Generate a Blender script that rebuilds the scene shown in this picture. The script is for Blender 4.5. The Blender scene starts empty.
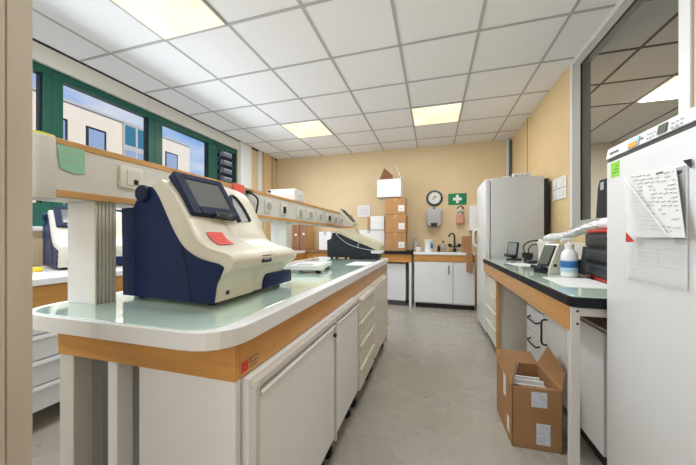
import bpy, bmesh, math, random
from mathutils import Vector, Matrix
random.seed(7)
PI = math.pi
scene = bpy.context.scene
COL = scene.collection

# ------------------------------------------------------------------ materials
def mat(name, color, rough=0.5, metal=0.0, emit=None, estr=0.0, noise=0.0, nscale=8.0, bump=0.0, trans=0.0, alpha=1.0, coat=0.0, spec=0.5, stretch=None, ior=1.45):
    m = bpy.data.materials.new(name); m.use_nodes = True
    nt = m.node_tree; b = nt.nodes['Principled BSDF']
    b.inputs['Base Color'].default_value = (*color, 1)
    b.inputs['Roughness'].default_value = rough
    b.inputs['Metallic'].default_value = metal
    b.inputs['Transmission Weight'].default_value = trans
    b.inputs['Alpha'].default_value = alpha
    b.inputs['Coat Weight'].default_value = coat
    b.inputs['Specular IOR Level'].default_value = spec
    b.inputs['IOR'].default_value = ior
    if emit:
        b.inputs['Emission Color'].default_value = (*emit, 1)
        b.inputs['Emission Strength'].default_value = estr
    if noise or bump:
        tc = nt.nodes.new('ShaderNodeTexCoord'); mp = nt.nodes.new('ShaderNodeMapping')
        if stretch: mp.inputs['Scale'].default_value = stretch
        n = nt.nodes.new('ShaderNodeTexNoise'); n.inputs['Scale'].default_value = nscale; n.inputs['Detail'].default_value = 6
        nt.links.new(tc.outputs['Object'], mp.inputs['Vector']); nt.links.new(mp.outputs['Vector'], n.inputs['Vector'])
        if noise:
            r = nt.nodes.new('ShaderNodeValToRGB')
            r.color_ramp.elements[0].position = 0.3; r.color_ramp.elements[1].position = 0.7
            r.color_ramp.elements[0].color = (*[c*(1-noise) for c in color], 1)
            r.color_ramp.elements[1].color = (*[min(1, c*(1+noise)) for c in color], 1)
            nt.links.new(n.outputs['Fac'], r.inputs['Fac']); nt.links.new(r.outputs['Color'], b.inputs['Base Color'])
        if bump:
            bp = nt.nodes.new('ShaderNodeBump'); bp.inputs['Strength'].default_value = bump; bp.inputs['Distance'].default_value = 0.01
            nt.links.new(n.outputs['Fac'], bp.inputs['Height']); nt.links.new(bp.outputs['Normal'], b.inputs['Normal'])
    return m

M = dict(
    wall=mat('wall_paint', (.72, .565, .35), .7, noise=.03, nscale=3),
    panel=mat('beige_laminate', (.70, .515, .275), .45, noise=.03, nscale=5),
    ceil=mat('ceiling_tile', (.86, .87, .89), .9, noise=.015, nscale=60),
    grid=mat('ceiling_grid_metal', (.46, .46, .455), .6),
    white=mat('white_laminate', (.78, .785, .79), .4, noise=.012, nscale=6),
    whitegloss=mat('white_enamel', (.82, .825, .83), .25, noise=.01, nscale=4),
    cream=mat('cream_laminate', (.74, .70, .60), .4, noise=.015, nscale=6),
    frame=mat('pale_grey_metal', (.62, .60, .56), .4, noise=.02, nscale=10),
    greyp=mat('grey_panel', (.42, .40, .37), .55),
    dkgrey=mat('dark_grey_metal', (.10, .098, .092), .5),
    slate=mat('slate_plastic', (.045, .05, .06), .45),
    greymet=mat('grey_frame_metal', (.40, .39, .37), .4),
    wood=mat('orange_wood_veneer', (.56, .275, .075), .35, noise=.12, nscale=5, stretch=(1, .6, 6)),
    pine=mat('pale_wood_edge', (.60, .33, .12), .4, noise=.1, nscale=9, stretch=(8, 1, 8)),
    post=mat('post_wood', (.56, .50, .42), .5, noise=.07, nscale=5, stretch=(5, 5, .6)),
    glasstop=mat('green_glass_top', (.60, .77, .67), .045, spec=.9, coat=.6),
    rightglass=mat('green_glass_top_speckled', (.56, .70, .59), .06, spec=.8, coat=.4, noise=.12, nscale=7),
    blackedge=mat('black_edge', (.009, .010, .016), .55, spec=.25),
    black=mat('black_plastic', (.013, .013, .015), .35),
    softblack=mat('charcoal_plastic', (.022, .025, .032), .5, spec=.3),
    navy=mat('navy_plastic', (.004, .017, .080), .42, noise=.04, nscale=15, spec=.35),
    navydark=mat('navy_black_plastic', (.010, .021, .055), .5, spec=.25),
    machine=mat('cream_moulded_plastic', (.72, .68, .57), .35, noise=.01, nscale=20, bump=.01),
    machine2=mat('aged_cream_plastic', (.62, .56, .40), .4),
    screen=mat('grey_screen', (.14, .15, .155), .12, spec=.7),
    screendk=mat('dark_lcd', (.12, .13, .11), .15),
    rail=mat('rail_grey_plastic', (.68, .67, .63), .4, noise=.01),
    socket=mat('socket_cream', (.74, .72, .64), .4),
    green=mat('green_window_paint', (.003, .085, .058), .4),
    glass=mat('clear_glass', (1, 1, 1), .0, trans=1.0, ior=1.01, spec=.3),
    red=mat('red_paper', (.85, .13, .11), .6),
    redlogo=mat('red_logo', (.62, .03, .03), .4),
    greennote=mat('green_note_paper', (.30, .60, .42), .7),
    yellow=mat('yellow_plastic', (.85, .62, .04), .4),
    lime=mat('lime_foam', (.62, .66, .08), .7),
    card=mat('brown_cardboard', (.40, .215, .095), .8, noise=.06, nscale=9, bump=.03),
    card2=mat('cardboard_stack', (.48, .255, .105), .8, noise=.06, nscale=9),
    carddk=mat('inner_cardboard', (.24, .11, .045), .85, noise=.05),
    paper=mat('white_paper', (.80, .80, .79), .7),
    paperblue=mat('pale_label_paper', (.66, .72, .80), .6, noise=.18, nscale=70),
    ink=mat('printed_ink', (.10, .10, .11), .7),
    inkgrey=mat('faint_printed_ink', (.46, .46, .48), .7),
    fridge=mat('fridge_white', (.74, .745, .75), .3, noise=.012, nscale=5, bump=.008),
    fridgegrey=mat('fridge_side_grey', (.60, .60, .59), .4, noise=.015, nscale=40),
    chrome=mat('chrome', (.62, .62, .63), .2, metal=1),
    lgrey=mat('light_grey_plastic', (.45, .46, .47), .4),
    brown=mat('brown_wood_grain', (.27, .13, .06), .5, noise=.15, nscale=6, stretch=(6, 6, .7)),
    signgreen=mat('safety_green', (.0, .22, .07), .5),
    clockgreen=mat('clock_rim_green', (.01, .05, .04), .35),
    pink=mat('salmon_liquid', (.62, .30, .20), .4),
    blue=mat('label_blue', (.03, .15, .42), .4),
    bluelight=mat('label_pale_blue', (.45, .62, .78), .4),
    orange=mat('sticker_orange', (.80, .36, .03), .5),
    limegreen=mat('sticker_lime', (.30, .66, .06), .5),
    redplastic=mat('red_plastic', (.55, .03, .02), .35),
    facade=mat('cream_facade', (.62, .545, .445), .8, noise=.03, nscale=2),
    facadewin=mat('facade_window_glass', (.24, .30, .42), .08, spec=.8),
    facadeblue=mat('facade_blue_panel', (.04, .14, .21), .2),
    ground=mat('outdoor_ground', (.20, .20, .19), .9, noise=.1, nscale=2),
    hidden=mat('plain_plaster', (.66, .60, .48), .8),
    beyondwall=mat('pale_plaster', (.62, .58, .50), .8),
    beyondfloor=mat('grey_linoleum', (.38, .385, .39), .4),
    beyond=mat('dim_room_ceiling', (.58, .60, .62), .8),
    diffuser=mat('lamp_diffuser', (.9, .85, .7), .5, emit=(1.0, .80, .46), estr=1.0),
    plastic=mat('clear_plastic_film', (.9, .92, .93), .12, alpha=.28, spec=.6),
    tintglass=mat('grey_tinted_glass', (.72, .735, .74), .0, trans=1.0, ior=1.02, spec=.5),
)
# lamp panel: procedural soft variation of brightness in the tube lamps behind the diffuser
def lamp_material():
    m = M['diffuser']; nt = m.node_tree; b = nt.nodes['Principled BSDF']
    tc = nt.nodes.new('ShaderNodeTexCoord'); n = nt.nodes.new('ShaderNodeTexNoise'); n.inputs['Scale'].default_value = 2.2
    r = nt.nodes.new('ShaderNodeValToRGB'); r.color_ramp.elements[0].position = .35; r.color_ramp.elements[1].position = .65
    r.color_ramp.elements[0].color = (.82, .66, .40, 1); r.color_ramp.elements[1].color = (.90, .78, .58, 1)
    nt.links.new(tc.outputs['Object'], n.inputs['Vector']); nt.links.new(n.outputs['Fac'], r.inputs['Fac'])
    nt.links.new(r.outputs['Color'], b.inputs['Emission Color']); b.inputs['Base Color'].default_value = (.3, .28, .22, 1)
lamp_material()
def floor_material():
    m = bpy.data.materials.new('worn_linoleum'); m.use_nodes = True; nt = m.node_tree; b = nt.nodes['Principled BSDF']
    tc = nt.nodes.new('ShaderNodeTexCoord')
    n1 = nt.nodes.new('ShaderNodeTexNoise'); n1.inputs['Scale'].default_value = 2.3; n1.inputs['Detail'].default_value = 8; n1.inputs['Roughness'].default_value = .65
    r1 = nt.nodes.new('ShaderNodeValToRGB'); e = r1.color_ramp.elements
    e[0].position = .3; e[0].color = (.37, .345, .295, 1); e[1].position = .7; e[1].color = (.41, .38, .33, 1)
    n2 = nt.nodes.new('ShaderNodeTexNoise'); n2.inputs['Scale'].default_value = 15; n2.inputs['Detail'].default_value = 3
    r2 = nt.nodes.new('ShaderNodeValToRGB'); e = r2.color_ramp.elements
    e[0].position = .69; e[0].color = (1, 1, 1, 1); e[1].position = .73; e[1].color = (.55, .52, .48, 1)
    n3 = nt.nodes.new('ShaderNodeTexNoise'); n3.inputs['Scale'].default_value = 120
    r3 = nt.nodes.new('ShaderNodeValToRGB'); e = r3.color_ramp.elements
    e[0].position = .3; e[0].color = (.9, .9, .9, 1); e[1].position = .7; e[1].color = (1.06, 1.05, 1.04, 1)
    x = nt.nodes.new('ShaderNodeMix'); x.data_type = 'RGBA'; x.blend_type = 'MULTIPLY'; x.inputs[0].default_value = 1
    y = nt.nodes.new('ShaderNodeMix'); y.data_type = 'RGBA'; y.blend_type = 'MULTIPLY'; y.inputs[0].default_value = 1
    L = nt.links.new
    for n in (n1, n2, n3): L(tc.outputs['Object'], n.inputs['Vector'])
    L(n1.outputs['Fac'], r1.inputs['Fac']); L(n2.outputs['Fac'], r2.inputs['Fac']); L(n3.outputs['Fac'], r3.inputs['Fac'])
    L(r1.outputs['Color'], x.inputs[6]); L(r2.outputs['Color'], x.inputs[7]); L(x.outputs[2], y.inputs[6]); L(r3.outputs['Color'], y.inputs[7])
    L(y.outputs[2], b.inputs['Base Color'])
    rr = nt.nodes.new('ShaderNodeMapRange'); rr.inputs[3].default_value = .16; rr.inputs[4].default_value = .38
    L(n1.outputs['Fac'], rr.inputs[0]); L(rr.outputs[0], b.inputs['Roughness'])
    return m
M['floor'] = floor_material()

# ------------------------------------------------------------------ mesh helper
class MB:
    def __init__(self): self.bm = bmesh.new()
    def _bevel(self, faces, r, seg=2):
        edges = {e for f in faces for e in f.edges}
        bmesh.ops.bevel(self.bm, geom=list(edges), offset=r, segments=seg, affect='EDGES', profile=.5)
    def box(self, x0, x1, y0, y1, z0, z1, bev=0.0, seg=2, rot=None):
        c = Vector(((x0+x1)/2, (y0+y1)/2, (z0+z1)/2))
        v = []
        for z in (z0, z1):
            for x, y in ((x0, y0), (x1, y0), (x1, y1), (x0, y1)):
                p = Vector((x, y, z))
                if rot is not None: p = c + rot @ (p-c)
                v.append(self.bm.verts.new(p))
        fs = [self.bm.faces.new([v[i] for i in q]) for q in ((0, 3, 2, 1), (4, 5, 6, 7), (0, 1, 5, 4), (1, 2, 6, 5), (2, 3, 7, 6), (3, 0, 4, 7))]
        if bev: self._bevel(fs, bev, seg)
        return self
    def prism(self, pts, axis, a0, a1, bev=0.0, seg=2):
        # pts: 2-D outline; axis 'z' -> (x,y), 'y' -> (x,z), 'x' -> (y,z)
        def P(p, a):
            return {'z': (p[0], p[1], a), 'y': (p[0], a, p[1]), 'x': (a, p[0], p[1])}[axis]
        A = [self.bm.verts.new(P(p, a0)) for p in pts]; B = [self.bm.verts.new(P(p, a1)) for p in pts]
        n = len(pts); fs = [self.bm.faces.new(A), self.bm.faces.new(B[::-1])]
        for i in range(n): fs.append(self.bm.faces.new((A[i], B[i], B[(i+1) % n], A[(i+1) % n])))
        bmesh.ops.recalc_face_normals(self.bm, faces=fs)
        if bev:
            es = {e for f in fs[:2] for e in f.edges}
            bmesh.ops.bevel(self.bm, geom=list(es), offset=bev, segments=seg, affect='EDGES', profile=.5)
        return self
    def lathe(self, prof, c=(0, 0, 0), n=24, axis='z'):
        rings = []
        for r, h in prof:
            ring = []
            for i in range(n):
                a = 2*PI*i/n; u, w = r*math.cos(a), r*math.sin(a)
                p = {'z': (u, w, h), 'y': (u, h, w), 'x': (h, u, w)}[axis]
                ring.append(self.bm.verts.new((c[0]+p[0], c[1]+p[1], c[2]+p[2])))
            rings.append(ring)
        fs = []
        for a, b in zip(rings, rings[1:]):
            for i in range(n): fs.append(self.bm.faces.new((a[i], a[(i+1) % n], b[(i+1) % n], b[i])))
        if prof[0][0] > 1e-6: fs.append(self.bm.faces.new(rings[0][::-1]))
        if prof[-1][0] > 1e-6: fs.append(self.bm.faces.new(rings[-1]))
        bmesh.ops.recalc_face_normals(self.bm, faces=fs)
        return self
    def tube(self, pts, r, n=8, closed=False):
        pts = [Vector(p) for p in pts]; rings = []; prev = None
        for i, p in enumerate(pts):
            t = (pts[min(i+1, len(pts)-1)] - pts[max(i-1, 0)]).normalized()
            ref = prev if prev is not None else (Vector((0, 0, 1)) if abs(t.z) < .9 else Vector((1, 0, 0)))
            u = (ref - t*ref.dot(t)).normalized(); w = t.cross(u); prev = u
            rings.append([self.bm.verts.new(p + r*(math.cos(2*PI*k/n)*u + math.sin(2*PI*k/n)*w)) for k in range(n)])
        for a, b in zip(rings, rings[1:]):
            for k in range(n): self.bm.faces.new((a[k], a[(k+1) % n], b[(k+1) % n], b[k]))
        self.bm.faces.new(rings[0][::-1]); self.bm.faces.new(rings[-1])
        return self
    def quad(self, a, b, c, d, th=0.0):
        a, b, c, d = map(Vector, (a, b, c, d))
        n = (b-a).cross(d-a).normalized()*th
        A = [self.bm.verts.new(p) for p in (a, b, c, d)]
        if not th: self.bm.faces.new(A); return self
        B = [self.bm.verts.new(p-n) for p in (a, b, c, d)]
        fs = [self.bm.faces.new(A), self.bm.faces.new(B[::-1])]
        for i in range(4): fs.append(self.bm.faces.new((A[i], B[i], B[(i+1) % 4], A[(i+1) % 4])))
        bmesh.ops.recalc_face_normals(self.bm, faces=fs)
        return self
    def build(self, name, material, parent=None, smooth=False, world=True, angle=35):
        if parent is not None and world:
            self.bm.transform(wm(parent).inverted())
        me = bpy.data.meshes.new(name)
        self.bm.normal_update(); self.bm.to_mesh(me); self.bm.free()
        me.materials.append(material)
        if smooth:
            for p in me.polygons: p.use_smooth = True
            me.set_sharp_from_angle(angle=math.radians(angle))
        o = bpy.data.objects.new(name, me); COL.objects.link(o)
        if parent is not None: o.parent = parent
        return o

def wm(o):
    m = Matrix.LocRotScale(o.location, o.rotation_euler, o.scale)
    return wm(o.parent) @ m if o.parent is not None else m
def thing(name, label, cat, loc=(0, 0, 0), rz=0.0, group=None):
    o = bpy.data.objects.new(name, None); COL.objects.link(o); o.empty_display_size = .05
    o.location = loc; o.rotation_euler = (0, 0, rz)
    return tag(o, label, cat, group)
def tag(o, label, cat, group=None):
    o['label'] = label; o['category'] = cat
    if group: o['group'] = group
    return o
def struct(o): o['kind'] = 'structure'; return o
def copy_tree(o, parent=None):
    c = o.copy(); COL.objects.link(c)
    if parent is not None: c.parent = parent
    for ch in list(o.children): copy_tree(ch, c)
    return c
def rounded(pts, radii, n=6):
    out = []
    k = len(pts)
    for i, p in enumerate(pts):
        r = radii[i]
        if r <= 0: out.append(p); continue
        p = Vector(p); a = (Vector(pts[i-1])-p).normalized(); b = (Vector(pts[(i+1) % k])-p).normalized()
        for j in range(n+1):
            t = j/n
            q = (p+a*r)*(1-t)**2 + p*2*t*(1-t) + (p+b*r)*t*t
            out.append((q.x, q.y))
    return out
def spline(pts, n=5):
    out = []
    P = [Vector(p) for p in pts]
    for i in range(len(P)-1):
        p0, p1, p2, p3 = P[max(i-1, 0)], P[i], P[i+1], P[min(i+2, len(P)-1)]
        for j in range(n):
            t = j/n
            q = .5*((2*p1)+(p2-p0)*t+(2*p0-5*p1+4*p2-p3)*t*t+(3*p1-p0-3*p2+p3)*t**3)
            out.append(tuple(q))
    out.append(tuple(P[-1])); return out
def RX(a): return Matrix.Rotation(a, 3, 'X')
def RY(a): return Matrix.Rotation(a, 3, 'Y')
def RZ(a): return Matrix.Rotation(a, 3, 'Z')

# ------------------------------------------------------------------ camera, render settings
CH = 1.12
cam = bpy.data.cameras.new('camera'); co = bpy.data.objects.new('camera', cam); COL.objects.link(co)
co.location = (0, 0, CH); co.rotation_euler = (PI/2, 0, .2875)
cam.sensor_width = 36; cam.lens = 288.9/696*36; cam.shift_y = 4.6165/696; cam.clip_start = .05
scene.camera = co
vs = scene.view_settings
vs.view_transform = 'Standard'; vs.look = 'None'; vs.gamma = 1; vs.use_curve_mapping = False; vs.exposure = 0.42

# ------------------------------------------------------------------ room
XL, XR, YB, YF, H = -3.08, 1.20, 5.24, -1.55, 2.704
struct(MB().box(XL-.3, 4.7, YF-.2, YB+.8, -.12, 0).build('floor', M['floor']))
struct(MB().box(XL-.3, XR+.06, YF-.2, YB+.2, H, H+.12).build('ceiling', M['ceil']))
g = MB()
for k in range(-1, 8):
    x = .6*(k-4.4448)
    if XL < x < XR: g.box(x-.0105, x+.0105, YF, YB, H-.004, H+.001)
for k in range(-6, 6):
    y = .6*(3.0129+k)
    if YF < y < YB: g.box(XL, XR, y-.0105, y+.0105, H-.005, H+.001)
struct(g.build('ceiling_grid', M['grid']))
# left wall with long window opening
w = MB()
w.box(XL-.10, XL, YF, YB, 0, 1.20)
w.box(XL-.10, XL, YF, YB, 2.55, H)
w.box(XL-.10, XL, 4.03, YB, 1.20, 2.55)
w.box(XL-.10, XL, YF, -.35, 1.20, 2.55)
struct(w.build('wall_left', M['wall']))
struct(MB().box(XL-.22, XR+.1, YB, YB+.2, 0, H).build('wall_back', M['wall']))
struct(MB().box(XL-.22, 4.6, YF-.2, YF, 0, H).build('wall_front', M['hidden']))
# right wall : solid panels at the back, glazed partition, then solid again
w = MB()
w.box(XR, XR+.08, 3.095, YB, 0, H)
w.box(XR, XR+.08, YF, 1.80, 0, H)
w.box(XR, XR+.08, 1.80, 3.095, 0, 1.20)
struct(w.build('wall_right', M['panel']))
t = MB()
for y in (4.36,): t.box(XR-.003, XR+.001, y-.007, y+.007, 0, H)
struct(t.build('trim_1', M['dkgrey']))
struct(MB().box(1.125, 1.165, 5.17, 5.225, 0, H, .004).build('trim_2', M['rail']))
struct(MB().box(1.168, 1.198, 5.13, 5.235, 0, H-.05).build('trim_3', M['dkgrey']))
# gap shade painted as a black strip, window side of the ceiling; pelmet
struct(MB().box(XL+.0, XL+.03, YF, YB, H-.022, H-.001).build('trim_4', M['black']))
p = MB().box(XL, XL+.035, YF, 2.45, 2.540, H-.024).box(XL, XL+.035, 2.456, 4.03, 2.540, H-.024)
struct(p.build('trim_5', M['rail']))
# strips in the far left corner
struct(MB().box(XL, XL+.05, 4.05, 4.34, .9, 2.69, .004).build('trim_6', M['whitegloss']))
struct(MB().box(XL, XL+.035, 4.585, 4.70, .9, H-.001, .01).build('trim_7', M['white']))
struct(MB().box(XL, XL+.05, 4.75, 4.98, .9, H-.001, .004).build('trim_8', M['panel']))
struct(MB().box(XL, XL+.012, 4.995, 5.03, .9, H-.001).build('trim_9', M['brown']))
struct(MB().box(XL, XL+.05, 5.05, 5.12, .9, H-.001, .004).build('trim_10', M['panel']))
# post beside the camera
pp = MB().box(-1.0, -.85, .20, .3725, 0, H-.001, .002).box(-1.0, -.8535, .371, .3765, 0, H-.001).box(-1.0, -.85, .375, .4156, 0, H-.001, .002)
struct(pp.build('trim_11', M['post']))

# windows of the left wall
def window(name, y0, y1, mull0, mull1):
    fr = MB()
    xa, xb = XL-.09, XL-.01
    fr.box(xa, xb, y0, y1, 2.475, 2.55, .004)
    fr.box(xa, xb, y0, y1, 1.20, 1.40, .004)
    fr.box(xa, xb, y0, y0+mull0, 1.40, 2.475, .004)
    fr.box(xa, xb, y1-mull1, y1, 1.40, 2.475, .004)
    # dark gasket
    o = struct(fr.build(name, M['green']))
    gk = MB()
    a, b = y0+mull0, y1-mull1
    gk.box(xa+.02, xb-.02, b-.012, b, 1.40, 2.475).box(xa+.02, xb-.02, a, a+.008, 1.40, 2.475)
    gk.build('gasket', M['black'], o)
    MB().box(xa+.035, xa+.041, a, b, 1.40, 2.47).build('pane', M['glass'], o)
    return o
window('window_1', -.35, .62, .06, .06)
window('window_2', .62, 1.635, .06, .065)
window('window_3', 1.635, 2.57, .075, .075)
window('window_4', 2.57, 3.48, .10, .075)
window('window_5', 3.48, 4.03, .10, .03)
struct(MB().box(XL-.10, XL+.06, -.35, 4.03, 1.17, 1.205, .004).build('trim_12', M['white']))

# glazed partition on the right
fr = MB()
fr.box(XR-.012, XR+.09, 3.045, 3.095, 1.20, H-.002, .004)
fr.box(XR-.012, XR+.09, 1.80, 3.045, 2.655, H-.002, .004)
o6 = struct(fr.build('window_6', M['rail']))
fr = MB().box(XR-.004, XR+.07, 2.905, 3.045, 1.20, 2.655, .004).box(XR-.004, XR+.07, 1.884, 2.905, 2.585, 2.655, .004)
fr.build('inner_frame', M['greymet'], o6)
MB().box(XR-.007, XR+.002, 2.893, 2.905, 1.26, 2.585).box(XR-.007, XR+.002, 1.884, 2.905, 2.575, 2.587).build('gasket', M['black'], o6)
MB().box(XR-.008, XR+.09, 1.815, 1.884, 1.20, 2.62, .004).build('near_post', M['whitegloss'], o6)
MB().box(XR-.02, XR+.09, 1.884, 2.905, 1.19, 1.262, .004).build('window_sill', M['greymet'], o6)
MB().box(XR-.003, XR+.002, 1.884, 2.893, 1.262, 2.577).build('pane', M['tintglass'], o6)
# the room beyond the glass
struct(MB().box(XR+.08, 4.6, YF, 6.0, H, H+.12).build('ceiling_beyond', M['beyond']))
g = MB()
for k in range(0, 6): g.box(1.66+.6*k-.012, 1.66+.6*k+.012, YF, 6.0, H-.004, H+.001)
for k in range(-5, 5):
    y = .6*(3.0129+k)+.05*0; g.box(XR+.08, 4.6, y-.012, y+.012, H-.005, H+.001)
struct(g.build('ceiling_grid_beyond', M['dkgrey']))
struct(MB().box(XR+.08, 4.7, 5.9, 6.0, 0, H).build('wall_beyond_back', M['beyondwall']))
struct(MB().box(4.6, 4.7, YF, 6.0, 0, H).build('wall_beyond_right', M['beyondwall']))
struct(MB().box(XR+.09, 4.6, YF, 5.9, .001, .006).build('floor_beyond', M['beyondfloor']))

# ------------------------------------------------------------------ ceiling lamps
def lamp_panel(cx, cy, label, power, size=.55, col=(1, 1, 1)):
    t = thing('ceiling_light', label, 'ceiling light', (cx, cy, H-.012), group='square light panels in the tiled ceiling')
    MB().box(cx-.288, cx+.288, cy-.288, cy+.288, H-.008, H-.002).build('diffuser', M['diffuser'], t)
    f = MB()
    for s in (-1, 1):
        f.box(cx+s*.292-.006, cx+s*.292+.006, cy-.298, cy+.298, H-.011, H-.002)
        f.box(cx-.286, cx+.286, cy+s*.292-.006, cy+s*.292+.006, H-.011, H-.002)
    f.build('frame', M['grid'], t)
    l = bpy.data.lights.new('ceiling_area_lamp', 'AREA'); l.shape = 'SQUARE'; l.size = size; l.energy = power; l.color = (.93, .97, 1)
    lo = bpy.data.objects.new('ceiling_area_lamp', l); COL.objects.link(lo); lo.location = (cx, cy, H-.02)
    return t
PW = 13
lamp_panel(-1.767, 1.508, 'lit square ceiling panel above the island bench near the windows, largest of the lamps', PW)
lamp_panel(-1.767, 3.908, 'lit square ceiling panel farther back, left of the other far panel', PW)
lamp_panel(.033, 3.908, 'lit square ceiling panel farther back above the aisle before the tall fridge', PW)
for x in (-1.767, .033):  # unseen lamps without panels, added for even lighting
    l = bpy.data.lights.new('ceiling_area_lamp', 'AREA'); l.shape = 'SQUARE'; l.size = .55; l.energy = PW; l.color = (.93, .97, 1)
    lo = bpy.data.objects.new('ceiling_area_lamp', l); COL.objects.link(lo); lo.location = (x, -.892 if x < 0 else 1.508, H-.02)
t = thing('ceiling_light', 'lit ceiling panel of the next room seen through the grey glass partition', 'ceiling light', (2.56, 3.9, H-.012))
MB().box(2.27, 2.85, 3.62, 4.2, H-.008, H-.002).build('diffuser', M['diffuser'], t)
l = bpy.data.lights.new('ceiling_area_lamp', 'AREA'); l.shape = 'SQUARE'; l.size = .55; l.energy = 75; l.color = (1, .95, .88)
lo = bpy.data.objects.new('ceiling_area_lamp', l); COL.objects.link(lo); lo.location = (2.56, 3.9, H-.02)

# ------------------------------------------------------------------ island bench
BT = .885
IX0, IX1, IY0, IY1 = -1.30, -.478, .568, 3.22
slab = rounded([(IX0, IY0), (IX1, IY0), (IX1, IY1), (IX0, IY1)], [.16, .13, .05, .03])
bench = thing('lab_bench', 'white-topped island bench with green glass inlay and orange wood apron', 'lab bench', ((IX0+IX1)/2, 1.9, 0))
MB().prism(slab, 'z', .838, BT, .003, 2).build('worktop', M['white'], bench)
ins = rounded([(IX0+.05, IY0+.009), (IX1-.05, IY0+.009), (IX1-.05, IY1-.02), (IX0+.05, IY1-.02)], [.12, .09, .03, .02])
MB().prism(ins, 'z', BT-.002, BT+.003, .001, 1).build('glass_inlay', M['glasstop'], bench)
ap = MB().box(-1.175, -.494, .636, .656, .742, .838).box(-.514, -.494, .656, 3.19, .742, .838)
ap.box(-1.25, -1.23, .70, 3.19, .742, .838).box(-1.25, -.494, 3.17, 3.19, .742, .838)
ao = ap.build('apron', M['wood'], bench)
st = MB().box(-.4942, -.493, .662, .690, .753, .781).build('logo_sticker', M['redlogo'], ao)
st['label'] = 'red square maker logo'
tx = MB()
for i, (z, a) in enumerate(((.781, .725), (.776, .690), (.768, .727), (.758, .72))):
    tx.box(-.4942, -.4932, .696, a+.015, z-.0025, z)
tx.build('printed_text', M['ink'], ao)
MB().box(-.4945, -.4938, .655, .6565, .742, .838).build('joint_line', M['carddk'], ao)
for xx in (-.49,): pass
MB().box(-.832, -.497, .642, .664, .02, .742, .002).build('end_panel', M['white'], bench)
for (x0, x1, m) in ((-1.185, -1.118, 'frame'), (-.965, -.925, 'white')):
    MB().box(x0, x1, .645, .695, 0, .742, .003).build('leg', M[m], bench)
for (x0, x1) in ((-1.173, -1.11), (-.98, -.933)):
    MB().box(x0, x1, .69, .73, 0.0, .742, .003).build('leg', M['greyp'], bench)
MB().box(-1.42, -1.06, .86, .88, .02, .742).build('back_panel', M['dkgrey'], bench)
MB().box(-1.04, -.90, .75, .765, .02, .55, .002).build('side_panel', M['greyp'], bench)
for y in (1.72, 3.08):
    MB().box(-1.20, -1.15, y, y+.05, 0, .742, .003).build('leg', M['frame'], bench)
MB().box(-.53, -.48, 3.10, 3.15, 0, .742, .003).build('leg', M['frame'], bench)

# cabinets under the island
def castors(x0, x1, y0, y1, z, root):
    for x in (x0+.05, x1-.05):
        for y in (y0+.05, y1-.05):
            c = MB().lathe([(.008, -.016), (.036, -.013), (.038, 0), (.036, .013), (.008, .016)], (x, y, .038), 14, 'y')
            c.box(x-.012, x+.012, y-.022, y+.022, .05, z+.002)
            c.build('castor', M['black'], root, smooth=True)
def cupboard(y0, y1, label):
    t = thing('base_cabinet', label, 'cabinet', (-.70, (y0+y1)/2, 0), group='white cabinets under the island bench')
    z0 = .13
    MB().box(-.86, -.475, y0, y1, z0, .742-.004, .002).build('body', M['white'], t)
    MB().box(-.475, -.448, y0, y1, .715, .738, .003).build('top_edge', M['frame'], t)
    d = MB().box(-.475, -.455, y0+.02, y1-.006, .155, .70, .004).build('door', M['white'], t)
    h = MB().prism([(-.456, .7005), (-.451, .7005), (-.448, .692), (-.456, .686)], 'y', y0+.022, y1-.008)
    h.build('grip_rail', M['whitegloss'], d)
    MB().box(-.474, -.458, y0+.02, y1-.006, .701, .714).build('grip_groove', M['greyp'], d)
    MB().box(-.475, -.452, y0, y0+.018, z0, .715, .002).build('side_stile', M['frame'], t)
    castors(-.86, -.475, y0, y1, z0, t)
    return t
cupboard(.668, 1.318, 'widest white base cabinet under the island bench, nearest the rounded corner')
cu2 = cupboard(1.325, 1.765, 'white base cabinet with a single door under the island bench beside the drawers')
kb = MB().lathe([(.004, -.454), (.009, -.452), (.009, -.440), (.003, -.438)], (0, 1.295, .655), 12, 'x')
kb.build('lock', M['black'], cu2)
def drawers(x_face, depth, y0, y1, n, ztop, z0, label, mname='cream', group=None, flip=1, cast=True, nm='drawer_unit'):
    # face looks along +x (flip=1) or -x (flip=-1)
    t = thing(nm, label, 'drawers', (x_face-flip*depth/2, (y0+y1)/2, 0), group=group)
    xa, xb = sorted((x_face-flip*.02, x_face-flip*depth))
    MB().box(xa, xb, y0, y1, z0, ztop, .002).build('body', M[mname], t)
    hgt = (ztop-z0-.01)/n
    for i in range(n):
        za, zb = z0+.006+i*hgt, z0+.006+(i+1)*hgt-.008
        x1, x2 = sorted((x_face-flip*.02, x_face))
        d = MB().box(x1, x2, y0+.008, y1-.008, za, zb, .003).build('drawer', M[mname], t)
        g_ = MB()
        xo = x_face
        g_.prism([(xo-flip*.001, zb-.002), (xo+flip*.008, zb-.002), (xo+flip*.011, zb-.020), (xo+flip*.007, zb-.022), (xo+flip*.004, zb-.012), (xo-flip*.001, zb-.012)], 'y', y0+.012, y1-.012)
        g_.build('grip_rail', M['whitegloss' if mname == 'white' else 'cream'], d)
    if cast: castors(xa, xb, y0, y1, z0, t)
    return t
drawers(-.45, .46, 1.785, 2.26, 4, .735, .13, 'cream four-drawer unit under the island bench', 'cream', 'white cabinets under the island bench')
t = thing('base_cabinet', 'plain cream end cabinet under the far end of the island bench', 'cabinet', (-.7, 2.6, 0), group='white cabinets under the island bench')
MB().box(-.93, -.465, 2.275, 2.93, .13, .738, .002).build('body', M['cream'], t)
MB().box(-.465, -.448, 2.295, 2.91, .145, .725, .003).build('door', M['cream'], t)
castors(-.93, -.465, 2.275, 2.93, .13, t)

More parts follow.
